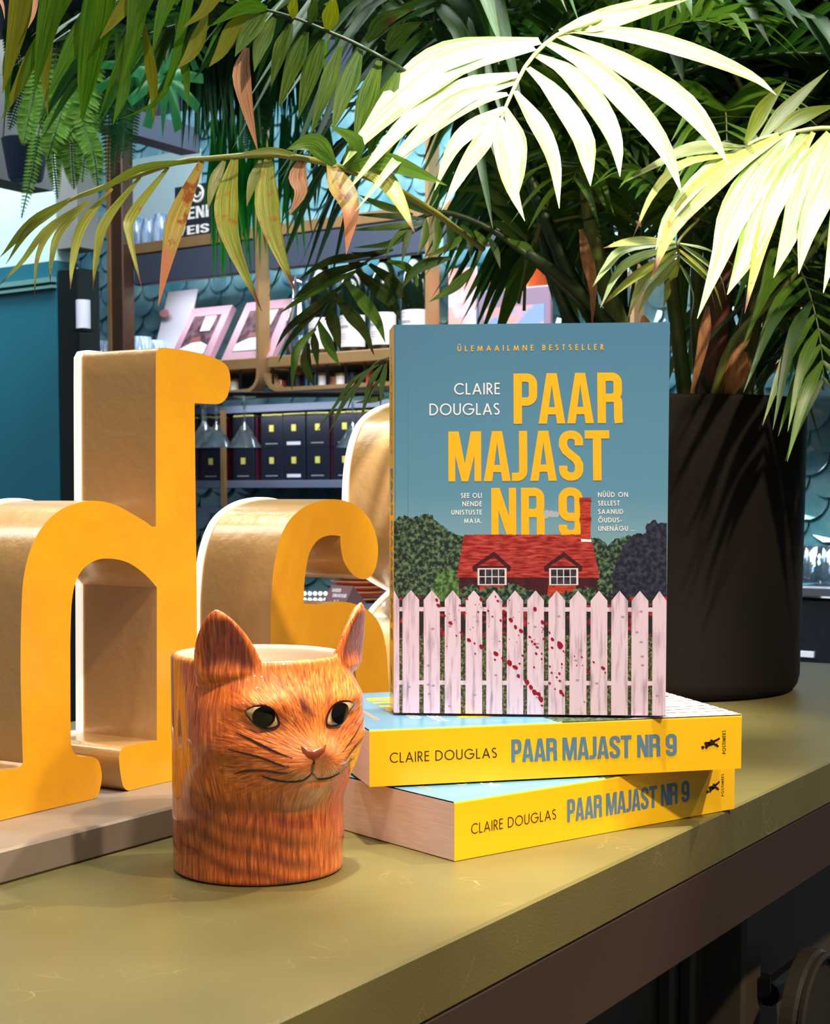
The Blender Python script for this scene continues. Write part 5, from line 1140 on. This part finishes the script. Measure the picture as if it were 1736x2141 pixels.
s, _ = sz(655, 735, .17); o = bs(s, .17, zsh); lath_thing('carafe', 'slim clear glass carafe behind the first wine bottle', 'carafe', o, [(0, .002), (.028, .002), (.031, .008), (.031, .14), (.018, .19), (.018, .24), (.017, .24), (.016, .19), (.029, .14), (.028, .01), (0, .006)], gl2)
# top shelf: poster and glass jars
po = thing('black_poster', 'black poster with a white smiling sign and bold white words on the upper shelf', 'poster', bp(400, 490, .06))
mb = MB(); s0, z0 = sz(366, 497, .06); s1, z1 = sz(440, 380, .06); mb.box(bs((s0+s1)/2, .065, (z5+z1)/2), (s1-s0, .008, z1-z5), 0, RB); link('panel', mb, mat('poster_black', (30, 34, 44), rough=.6), po)
mb = MB()
for wd, pa, pb, qa, qb in (('VENI', 372, 436, 427, 462), ('VEIS', 370, 437, 466, 494)):
    a, zb1 = sz(pa, qb, .06); b, za1 = sz(pb, qa, .06); put_text(mb, BEB, wd, a, b, zb1, za1, lambda x, y: bs(x, .0602, y), gap=.06)
link('poster_words', mb, m_chalk, po)
mb = MB(); c_, cz1 = sz(413, 405, .06); pts = [bs(c_+.022*math.cos(a), .060, cz1+.022*math.sin(a)) for a in [math.pi*2*i/20 for i in range(21)]]; mb.tube(pts, .004, 6)
pts = [bs(c_+.013*math.cos(a), .059, cz1+.004+.013*math.sin(a)) for a in [math.pi+math.pi*i/8 for i in range(9)]]; mb.tube(pts, .003, 6); link('round_sign', mb, m_chalk, po)
for i, px in enumerate((285, 312, 338, 360)):
    s, _ = sz(px, 490, .12); o = bs(s, .12, z5); k = 1.0-.08*(i % 2)
    t = thing('glass_jar', ('clear glass jar on the upper shelf beside the bronze post', 'clear glass jar second from the bronze post on the upper shelf', 'clear glass jar third from the bronze post on the upper shelf', 'clear glass jar touching the black poster on the upper shelf')[i], 'jar', o, 'glass jars on the upper shelf')
    mb = MB(); mb.lathe([(r*k, z*k) for r, z in [(0, .002), (.024, .002), (.027, .006), (.027, .075), (.021, .09), (.021, .10), (.0, .10)]], 18, o); link('wall', mb, m_frost, t, smooth=True)
# items behind the rail under the bottles
rs = random.Random(4); cols = [(40, 60, 100), (230, 226, 230), (180, 60, 50), (34, 34, 44), (60, 110, 150), (224, 220, 226), (150, 92, 60), (220, 214, 220), (40, 44, 60), (196, 70, 60)]
names = ['navy', 'white', 'red', 'black', 'blue', 'pale', 'brown', 'cream', 'slate', 'scarlet']
for i in range(10):
    px = (436, 490, 588, 622, 648, 676, 700, 716, 738, 772)[i]; s, _ = sz(px, 800, .06); h = rs.uniform(.030, .044); w = rs.uniform(.022, .034)
    t = thing('tin', names[i]+' small tin behind the black rail '+('left of' if i < 2 else 'right of')+' the brass corner, under the shelf', 'tin', bs(s, .06, zb_+.0075), 'small tins behind the black shelf rail')
    mb = MB(); mb.lathe([(0, .0), (w*.5, .0), (w*.52, .002), (w*.52, h-.002), (w*.5, h), (0, h)], 18, bs(s, .06, zb_+.0075)); link('can', mb, mat('tin_'+names[i], cols[i], rough=.4), t, angle=40)
    mb = MB(); mb.lathe([(w*.54, h*.86), (w*.54, h+.002), (0, h+.002)], 18, bs(s, .06, zb_+.0075)); link('lid', mb, m_foil if i % 2 else m_black, t, angle=40)
    if i == 2:
        mb = MB(); put_text(mb, BEB, 'TU', s-.014, s+.014, zb_+.018, zb_+.034, lambda x, y: bs(x, .06-w*.53, y)); link('lettering', mb, m_chalk, t)
# third unit: framed photo, orange box, leaning print
ff = thing('framed_photo', 'purple grey framed photo of people leaning behind the palm stalks', 'picture', bp(1080, 680, .05))
mb = MB(); bbox(mb, 1000, 602, 1150, 720, .05, .065, 0, .003); link('frame', mb, mat('frame_mauve', (132, 108, 126), rough=.5), ff)
mb = MB(); bbox(mb, 1012, 640, 1138, 705, .0475, .05, 0); link('print', mb, mat('print_people', (196, 140, 132), rough=.4, c2=(120, 140, 190), nscale=16, nlow=.45, nhigh=.55), ff)
ob = thing('orange_box', 'bright orange gift box standing behind the palm stalks', 'box', bp(1065, 600, .10))
mb = MB(); bbox(mb, 1022, 545, 1105, 610, .10, .22, 0, .003); link('carton', mb, mat('box_orange', (232, 96, 24), rough=.5), ob)
mb = MB(); bbox(mb, 1018, 541, 1109, 556, .097, .225, 0, .002); link('lid', mb, mat('lid_orange', (240, 108, 30), rough=.5), ob)
fp = thing('magazine', 'pink and lilac magazine standing behind the palm next to the brass upright', 'magazine', bp(965, 690, .06))
mb = MB(); bbox(mb, 938, 560, 995, 712, .06, .066, 0); link('cover', mb, mat('magazine_print', (214, 150, 140), rough=.4, c2=(196, 196, 226), nscale=12, nlow=.45, nhigh=.55), fp)
for i, px in enumerate((1340, 1420, 1500, 1570, 1640, 1700)):
    n = .10; s, _ = sz(px, 700, n); o = bs(s, n, zsh)
    t = thing('stem_glass', 'clear stemmed glass behind the palm, '+('first', 'second', 'third', 'fourth', 'fifth', 'sixth')[i]+' from the planter side', 'glass', o, 'stemmed glasses behind the palm')
    mb = MB(); mb.lathe([(0, .001), (.032, .001), (.030, .004), (.005, .008), (.004, .075), (.012, .085), (.034, .115), (.036, .15), (.032, .18), (.031, .18), (.034, .15), (.032, .117), (0, .09)], 20, o); link('bowl', mb, gl, t, smooth=True)

# ---------------------------------------------------------------- lower rack: tea boxes, slate shelves, hanging martini glasses
NB = .16
rk = thing('slate_rack', 'slate blue rack with two shelves of black tea boxes below the brass units', 'rack', bp(600, 1020, NB))
mb = MB(); r1 = bbox(mb, 395, 842, 860, 858, NB-.02, NB+.22, 0, .001); link('shelf', mb, m_slate2, rk)
mb = MB(); r2 = bbox(mb, 380, 1004, 860, 1020, NB-.02, NB+.22, 0, .001); link('shelf', mb, m_slate2, rk)
mb = MB(); bbox(mb, 461, 858, 469, 1060, NB-.03, NB-.02, 0); bbox(mb, 461, 1060, 469, 1062, NB-.03, NB+.2, 0); link('brass_rod', mb, m_brass, rk)
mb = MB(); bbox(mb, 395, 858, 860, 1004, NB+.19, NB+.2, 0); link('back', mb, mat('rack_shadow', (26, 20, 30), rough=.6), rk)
mb = MB(); bbox(mb, 395, 1062, 860, 1075, NB-.02, NB+.2, 0); link('shelf', mb, m_slate2, rk)
m_tea = mat('tea_box_navy', (20, 24, 40), rough=.4); m_teas = mat('tea_box_maroon', (74, 20, 36), rough=.4); m_tl = mat('tea_label', (212, 204, 92), rough=.5)
zs_ = r2[3]+.0004; s_first = sz(412, 970, NB)[0]; wbox = sz(590, 970, NB)[0]-sz(545, 970, NB)[0]; hbox = (r1[2]-zs_-.012)/2
left_edges = [372, 420, 487, 546, 592, 641, 697, 745, 793]
for row in (0, 1):
    for i, px in enumerate(left_edges):
        s0, _ = sz(px, 970, NB); z0 = zs_+row*(hbox+.0004)
        t = thing('tea_box', 'black tea box with a yellow square label, '+('bottom' if row == 0 else 'top')+' row, '+('first', 'second', 'third', 'fourth', 'fifth', 'sixth', 'seventh', 'eighth', 'ninth')[i]+' from the left', 'box', bs(s0+wbox/2, NB, z0), 'black tea boxes in two rows on the slate rack')
        mb = MB(); mb.box(bs(s0+wbox/2, NB+.06, z0+hbox/2), (wbox, .12, hbox), 0, RB, .001); link('carton', mb, m_tea, t)
        mb = MB(); mb.box(bs(s0+wbox+.0035, NB+.064, z0+hbox/2), (.0065, .11, hbox-.002), 0, RB); link('side_panel', mb, m_teas, t)
        lw = .0165; zc = z0+hbox*.62; mb = MB(); mb.box(bs(s0+wbox*.5, NB-.0006, zc), (lw, .001, lw*1.1), 0, RB); link('label', mb, m_tl, t)
        mb = MB()
        if i in (4,): mb.box(bs(s0+wbox/2, NB-.0006, z0+hbox*.14), (wbox*.62, .001, .009), 0, RB)
        else: mb.box(bs(s0+wbox/2, NB-.0006, z0+hbox*.14), (wbox*.55, .001, .0028), 0, RB)
        link('name_plate', mb, m_white if i == 4 else m_ink, t)
        if row == 1:
            mb = MB(); q = random.Random(i+row); top = z0+hbox
            for k in range(4): mb.box(bs(s0+wbox*(.14+.24*k), NB+.03, top+.0045+q.uniform(-.001, .001)), (wbox*.25, .06, .006), 0, RB, .002)
            link('folded_bag_top', mb, mat('bag_yellow', (200, 192, 110), rough=.3), t)
mb = MB(); hr = thing('glass_rail', 'black glass hanging rail under the brass shelves', 'rail', bp(560, 822, -.02))
for dn in (-.06, .0): mb.tube([bp(395, 826, -.02)+ND*dn, bp(800, 826, -.02)+ND*dn], .006, 8)
link('rods', mb, m_black, hr)
MG = [(.0005, -.004), (.033, -.005), (.033, -.007), (.0045, -.012), (.0035, -.075), (.006, -.083), (.049, -.150), (.048, -.150), (.004, -.088), (.0005, -.09)]
for i, (px, n) in enumerate(((424, .03), (429, -.05), (452, -.06), (511, -.06), (738, -.06))):
    s, _ = sz(px, 830, n); o = bs(s, n, sz(px, 825, n)[1])
    k = (sz(px, 830, n)[1]-sz(px, 940, n)[1])/.150
    t = thing('martini_glass', ('clear martini glass hanging upside down, rearmost beside the h letter', 'clear martini glass hanging upside down, touching the h letter edge', 'clear martini glass hanging upside down, left one in front of the brass rod', 'clear martini glass hanging upside down alone in front of the tea boxes', 'clear martini glass hanging upside down beside the R letter')[i], 'glass', o, 'martini glasses hanging from the rail')
    mb = MB(); mb.lathe([(r*k, z*k) for r, z in MG], 28, o); link('bowl', mb, gl, t, smooth=True)

# ---------------------------------------------------------------- bar counter with stacked plates, sign and lights, seen through the letters
bc = thing('back_bar', 'dark back bar counter far behind the sign letters', 'counter', bs(.2, -.5, -.95))
ztop = sz(680, 1262, -.5)[1]
mb = MB(); mb.box(bs(.30, -.36, ztop-.02), (1.5, .42, .04), 0, RB, .003); link('top', mb, m_slate, bc)
mb = MB(); mb.box(bs(.30, -.35, (ztop-.04-.95)/2), (1.46, .38, .95+ztop-.04), 0, RB); link('front', mb, m_black, bc)
sg = thing('price_sign', 'brown folded price sign with white chalk writing, seen through the a letter', 'sign', bp(700, 1258, -.5))
mb = MB(); o = bp(700, 1262, -.5); o.z = ztop
f = lambda x, n, z: o+SD*x+ND*n+ZD*z
mb.add([f(-.034, 0, .0005), f(.03, 0, .0005), f(.036, .02, .040), f(-.026, .02, .040), f(-.034, .05, .0005), f(.05, .05, .0005)], [(0, 1, 2, 3), (3, 2, 5, 4), (1, 5, 2), (0, 3, 4)]); link('card', mb, mat('card_brown', (104, 66, 66), rough=.7), sg)
mb = MB()
for wd, xa, xb, h0, h1 in (('UUED', -.018, .006, .026, .033), ('KRUUSID', -.012, .026, .015, .022), ('-.90-', -.015, .012, .004, .009)):
    fo = dict(FUTB); fo.update({'0': (.6, FUT['O'][1]), '9': BEB['9'], 'K': (.5, FUTB['E'][1])}); KEEP = globals().setdefault('KEEP', []); KEEP.append(fo)
    put_text(mb, fo, wd, xa, xb, h0, h1, lambda x, y: f(x, .02*y/.040-.0006, y))
link('chalk_writing', mb, m_chalk, sg)
m_lamp = mat('bulb_glow', (255, 250, 230), emit=(255, 246, 220), estr=2.2); m_or = mat('plate_orange', (214, 120, 66), rough=.4)
ls = thing('light_strip', 'rows of small round glowing bulbs left of the brown price sign', 'lights', bp(650, 1250, -.45))
for r_ in range(2):
    for k in range(5):
        c_ = bp(637+k*11, 1241+r_*13, -.45); mb = MB(); mb.lathe([(.0001, -.0042)]+[(.0044*math.cos(a), .0044*math.sin(a)) for a in [-1.2+2.4*i/6 for i in range(7)]]+[(.0001, .0042)], 10, c_); link('bulb', mb, m_lamp, ls, smooth=True)
for k in range(7):
    c_ = bp(755, 1254, -.40); c_.z = ztop+.004+k*.0115
    if k == 0: c_.z = ztop+.0005
    t = thing('orange_plate', 'orange plate in the stack right of the brown price sign, '+('lowest', 'second lowest', 'third lowest', 'middle', 'third highest', 'second highest', 'topmost')[k], 'plate', c_, 'stack of orange plates behind the letters')
    mb = MB(); mb.lathe([(0, .0), (.045, .0), (.05, .002), (.068, .0085), (.067, .0095), (.05, .004), (0, .003)], 28, c_); link('dish', mb, m_or, t, smooth=True)
# coffee machine and glasses at the far right behind the planter
cm = thing('coffee_machine', 'black machine with a chrome top edge, right of the planter at the counter end', 'machine', bp(1720, 1380, -.6))
mb = MB(); r3 = bbox(mb, 1665, 1252, 1840, 1400, -.72, -.45, 0, .006); link('casing', mb, mat('gloss_black', (16, 17, 22), rough=.12, coat=1), cm)
mb = MB(); bbox(mb, 1665, 1228, 1840, 1252, -.73, -.44, 0, .003); link('chrome_tray', mb, mat('chrome', (200, 200, 205), rough=.12, metal=1), cm)
mb = MB(); bbox(mb, 1672, 1362, 1702, 1374, -.725, -.72, 0); link('badge', mb, m_white, cm)
mb = MB(); mb.box(bs(sz(1750, 1300, -.6)[0], -.58, (r3[2]-.95)/2), (.42, .26, .95+r3[2]-.001), 0, RB); link('stand', mb, m_black, cm)
for i, px in enumerate((1676, 1712, 1748)):
    o = bp(px, 1228, -.6); o.z = sz(1700, 1228, -.72)[1]+.0008
    t = thing('cup_glass', 'small clear glass upside down on the black machine, '+('nearest the planter', 'second from the planter', 'third from the planter')[i], 'glass', o, 'glasses on the black machine')
    mb = MB(); mb.lathe([(.030, 0), (.031, .002), (.026, .062), (.0, .064), (0, .060), (.024, .060), (.029, .0)], 18, o); link('wall', mb, gl2, t, smooth=True)
# ---------------------------------------------------------------- left: two tone pillar, dark side cabinet, bulkhead
CPt = at(125, 1031, 3.3); CPt.z = 0
def cpl(px, py): return onplane(px, py, CPt, ND)
zc0 = cpl(60, 552).z; zc1 = 1.75
mb = MB(); mb.box(CPt-SD*.6+ND*.03+ZD*((zc0-.95)/2), (1.2, .06, zc0+.95), 0, RB); mb.box(CPt-SD*.6+ND*.03+ZD*((zc0+zc1)/2), (1.2, .06, zc1-zc0), 1, RB); struct('wall_left', mb, [m_teal, m_pale])
mb = MB(); zt1 = cpl(60, 592).z
mb.box(CPt-SD*.6-ND*.006+ZD*zt1, (1.2, .012, .010), 0, RB); mb.box(CPt-SD*.6-ND*.005+ZD*(zt1-.014), (1.2, .010, .006), 0, RB)
struct('trim_1', mb, mat('trim_teal', (96, 140, 136), rough=.5))
dk_ = thing('dark_cupboard', 'tall black cupboard side beside the teal pillar', 'cupboard', CPt-ZD*.95)
mb = MB(); mb.box(CPt+SD*.034+ND*.03+ZD*((zc0-.97)/2), (.062, .06, zc0+.93), 0, RB, .002); link('cabinet_body', mb, m_dkteal, dk_)
mb = MB(); mb.box(CPt+SD*.034+ND*.03+ZD*((zc0+zc1)/2), (.062, .06, zc1-zc0-.04), 0, RB, .002); link('upper_panel', mb, m_grey, dk_)
o = cpl(172, 690)+SD*.022-ND*.016
cu = thing('paper_cup', 'white paper cylinder standing out against the black cupboard', 'cup', o)
mb = MB(); mb.lathe([(0, 0), (.0145, 0), (.0145, .057), (.0137, .057), (.0137, .003)], 24, o); link('roll', mb, m_white, cu, angle=40)
mb = MB(); mb.box(o-ZD*.003, (.03, .032, .005), 0, RB); link('bracket', mb, m_black, cu)
def beam(pa, pb, Y, hgt, thick):
    A = at(pa[0], pa[1], Y); B = onplane(pb[0], pb[1], A, VD); B.z = A.z; Lb = (B-A).dot(UD)
    mb.box(A+UD*(Lb/2-.5)+VD*thick/2+ZD*hgt/2, (Lb+1.0, thick, hgt), 0, RU)
mb = MB(); beam((0, 374), (112, 392), 2.7, .5, .06); struct('trim_2', mb, m_grey)
mb = MB(); beam((270, 278), (418, 326), 3.2, .05, .05); struct('trim_3', mb, m_slate)
pw = thing('pale_panel', 'pale blue white wall panel behind the long yellowing frond', 'panel', bp(340, 420, .36))
mb = MB(); bbox(mb, 268, 322, 415, 500, .355, .37, 0); link('board', mb, m_pale, pw)
# unseen slim area lamps under the boards, added to light the bar shelves
for k, (s0, s1) in enumerate(((sz(280, 700)[0], s541-.03), (s551+.03, s893-.03), (s915+.03, s915+.4), (s915+PITCHS+.03, s915+PITCHS+.4))):
    zz = sz(430, 500)[1]-.105
    for n_, p_ in ((.06, .8),):
        o = lamp('shelf_lamp', 'AREA', bs((s0+s1)/2, n_, zz), bs((s0+s1)/2, n_+.10, zz-.25), p_, (.92, .95, 1.0), s1-s0, size_y=.02); o.rotation_euler = (Matrix((SD, ND, ZD)).transposed() @ Matrix.Rotation(.35, 3, 'X')).to_euler()
o = lamp('rack_lamp', 'AREA', bs(.0, NB-.10, r1[2]+.02), bs(.0, NB, r2[3]), 1.1, (.85, .92, 1.0), .7, size_y=.02); o.rotation_euler = (Matrix((SD, ND, ZD)).transposed() @ Matrix.Rotation(.6, 3, 'X')).to_euler()
# ---------------------------------------------------------------- hanging plants, upper left
m_fern = leafmat('fern_green', (28, 92, 52), (60, 124, 60), trans=.35, rough=.5)
m_fern2 = leafmat('fern_light', (76, 124, 44), (118, 158, 62), trans=.35, rough=.5)
m_mon = leafmat('monstera_green', (20, 84, 46), (34, 104, 58), trans=.3, rough=.4)
m_grs = leafmat('grass_bright', (16, 112, 24), (34, 150, 44), trans=.4, rough=.5)
m_grs2 = leafmat('grass_deep', (18, 66, 34), (30, 92, 44), trans=.35, rough=.5)
m_box = mat('planter_blue', (52, 70, 104), rough=.5)
Yh = 2.45
tr = thing('plant_trough', 'long dark blue trough above the bar from which ferns and grasses hang', 'trough', at(330, -40, Yh))
mb = MB(); p0 = at(330, -50, Yh); mb.box(p0, (.75, .22, .13), 0, None, .006); link('box', mb, m_box, tr)
for sx in (-.28, .28):
    mb = MB(); mb.tube([p0+Vector((sx, 0, .064)), Vector((p0.x+sx, p0.y, 2.21))], .003, 6); link('cable', mb, m_black, tr)
bx = thing('hanging_pot', 'small blue hanging pot at the left, half hidden by fern fronds', 'pot', at(52, 375, 2.6))
mb = MB(); pb_ = at(54, 378, 2.6); mb.lathe([(0, 0), (.025, 0), (.028, .004), (.038, .065), (.035, .065), (.025, .008)], 20, pb_); link('shell', mb, m_box, bx, angle=40)
mb = MB(); mb.tube([pb_+ZD*.06+Vector((.036, 0, 0)), pb_+ZD*.5, ], .0012, 5); mb.tube([pb_+ZD*.06-Vector((.036, 0, 0)), pb_+ZD*.5], .0012, 5); link('cord', mb, m_black, bx)
def fern_frond(par, px, w, m, rg, Y):
    P = crom([at(x, y, Y+rg.uniform(-.02, .02)) for x, y in px], 46); mb = MB(); mb.tube(P, .0011, 4, 0)
    n = len(P); 
    for i in range(2, n):
        t = i/(n-1); T = (P[i]-P[i-1]).normalized(); view = (Vector((0, 0, CH))-P[i]).normalized(); S = T.cross(view).normalized()
        l = w*1.35*Yh/FPX*.5*(.5+.5*min(1, t*5))*(1-max(0, (t-.55)/.45)**2*.85)
        for sg in (-1, 1):
            d = (S*sg+T*.25+view*rg.uniform(-.35, .2)).normalized(); leaflet(mb, [P[i], P[i]+d*l*.6, P[i]+d*l+T*l*.12], l*.36, view, 1, 3, u0=rg.randint(0, 30))
    return link('frond', mb, [m_std, m], par, smooth=True)
def fern(label, fr, m, seed, Y=Yh):
    rg = random.Random(seed); t = thing('hanging_fern', label, 'fern', at(fr[0][0][0][0], -20, Y), 'ferns hanging from the trough')
    for px, w in fr: fern_frond(t, px, w, m, rg, Y)
fern('deep green hanging fern just left of the bronze post, with long narrow fronds', [([(270, -10), (255, 120), (248, 250), (238, 375)], 34), ([(280, -10), (268, 150), (262, 260), (256, 330)], 30), ([(250, -10), (232, 130), (228, 260), (226, 385)], 30), ([(240, -10), (220, 130), (205, 200), (195, 300)], 46), ([(260, -10), (275, 140), (278, 240), (274, 345)], 26)], m_fern, 1)
fern('yellow green hanging fern at the far left above the pale wall, its fronds reaching lowest', [([(150, -10), (150, 130), (120, 260), (100, 330)], 46), ([(170, -10), (178, 160), (180, 280), (172, 380)], 44), ([(110, 60), (90, 220), (70, 340), (45, 455)], 28), ([(190, -10), (190, 160), (165, 250), (130, 300)], 44), ([(140, 40), (150, 220), (150, 320), (155, 395)], 40), ([(90, 60), (70, 200), (58, 250), (48, 302)], 36), ([(120, 80), (110, 240), (112, 330), (120, 415)], 30), ([(160, 80), (175, 260), (196, 320), (206, 400)], 34)], m_fern2, 2, 2.4)
fern('deep green hanging fern in front of the upper shelf, behind the brown dead leaflet', [([(520, -10), (540, 130), (538, 230), (520, 320)], 40), ([(540, 20), (560, 140), (552, 230), (540, 300)], 36), ([(640, 20), (655, 130), (648, 210), (645, 270)], 40), ([(500, 40), (510, 160), (515, 250), (510, 330)], 30)], m_fern, 3, 2.5)
fern('small leafy fern hanging beside the blue pot at the left edge', [([(60, -10), (80, 120), (100, 220), (105, 290)], 50), ([(20, -10), (35, 90), (45, 180), (20, 270)], 46), ([(200, 20), (185, 120), (160, 200), (120, 240)], 60), ([(130, 20), (125, 100), (110, 180), (70, 240)], 60)], m_fern, 5, 2.5)
# monstera leaves
mo = thing('monstera', 'hanging split leaved plant with broad green leaves beside the dark grasses', 'plant', at(350, 30, Yh))
def split_leaf(c, rot, size, Y):
    """deeply notched leaf: lobes round a heart-shaped blade"""
    mb = MB(); o = at(c[0], c[1], Y); k = size*Y/FPX; N = (Vector((0, 0, CH))-o).normalized(); ax = (Vector((math.sin(rot), 0, -math.cos(rot)))).normalized(); S = ax.cross(N).normalized()
    out = []
    lob = [(-2.75, .55), (-2.2, .8), (-1.95, .35), (-1.55, .95), (-1.3, .40), (-.95, 1.05), (-.75, .42), (-.35, 1.15), (-.2, .5), (0, 1.25), (.2, .5), (.35, 1.15), (.75, .42), (.95, 1.05), (1.3, .40), (1.55, .95), (1.95, .35), (2.2, .8), (2.75, .55), (3.14, .18)]
    pts = []
    for i, (a, r) in enumerate(lob):
        if r > .5 and abs(a) > .01: pts += [(a-.10, r*.97), (a+.10, r)]
        else: pts.append((a, r))
    vs = [o+ax*(.1*k)]+[o+ax*(math.cos(a)*r*k)+S*(math.sin(a)*r*k*.8)-N*(.25*k*r*r)*.4 for a, r in pts]; n = len(pts)
    mb.add(vs, [(0, 1+i, 1+(i+1) % n) for i in range(n)], 0, [(.5, .5)]+[(.5+.5*math.sin(a)*r, .3+.2*math.cos(a)*r) for a, r in pts]); l = link('leaf', mb, m_mon, mo, smooth=True)
    mb = MB(); mb.tube([at(370, -20, Y+.03), at((c[0]+370)/2, c[1]*.4, Y+.05), o], .003, 6); link('leaf_stem', mb, m_std, mo, smooth=True)
split_leaf((345, 155), -.05, 105, 2.35); split_leaf((285, 140), -.75, 85, 2.38); split_leaf((385, 70), .6, 70, 2.4); split_leaf((320, 40), -.4, 62, 2.4); split_leaf((170, 90), -.3, 60, 2.42)
def grass(label, x0, x1, ytop, yb, m, seed, n, Y):
    rg = random.Random(seed); t = thing('hanging_grass', label, 'plant', at((x0+x1)/2, -20, Y)); mb = MB()
    for i in range(n):
        x = rg.uniform(x0, x1); y1 = yb*rg.uniform(.72, 1.0) if rg.random() < .7 else yb*rg.uniform(.4, .9); dx = rg.uniform(-35, 35); d = rg.uniform(-.05, .05)
        leaflet(mb, [at(x, ytop, Y+d), at(x+dx*.5, (ytop*.5+y1*.5), Y+d), at(x+dx, y1, Y+d)], rg.uniform(7, 13)*Y/FPX, Vector((rg.uniform(-.3, .3), -1, rg.uniform(-.2, .2))).normalized(), 0, 6, u0=rg.randint(0, 30))
    o = link('blades', mb, m, t, smooth=True); o['kind'] = 'stuff'; return t
grass('mass of thin dark green blades hanging in front of the upper shelf', 395, 520, -10, 330, m_grs2, 6, 170, 2.5)
grass('clump of thin dark green blades hanging left of the bright frond', 520, 660, -10, 290, m_grs2, 7, 120, 2.55)
grass('narrow tuft of vivid green blades hanging past the poster to the shelf valance', 440, 500, 250, 610, m_grs, 8, 34, 2.6)
grass('short tuft of vivid green blades hanging above the right pink cookbook', 522, 560, 280, 565, m_grs, 9, 16, 2.6)
grass('thin tuft of vivid green blades hanging right of the brass upright', 592, 622, 300, 545, m_grs, 10, 14, 2.6)
grass('dark tuft of broad blades hanging above the wine bottles', 560, 690, 240, 500, m_grs2, 11, 36, 2.6)

fern('dense dark fern hanging behind the broad blades between the blue pot and the bronze post', [([(x, -20), (x+dx*.4, 110), (x+dx, y)], w) for x, dx, y, w in ((130, -20, 270, 52), (165, 10, 300, 50), (205, -14, 285, 50), (235, 8, 320, 46), (300, 14, 240, 50), (330, -16, 225, 50), (110, -30, 210, 52), (180, -26, 240, 54), (265, 6, 265, 48), (145, 24, 330, 42))], m_fern, 21, 2.52)
grass('thick dark curtain of hanging blades behind the ferns at the upper left', 90, 400, -10, 250, m_grs2, 22, 240, 2.6)
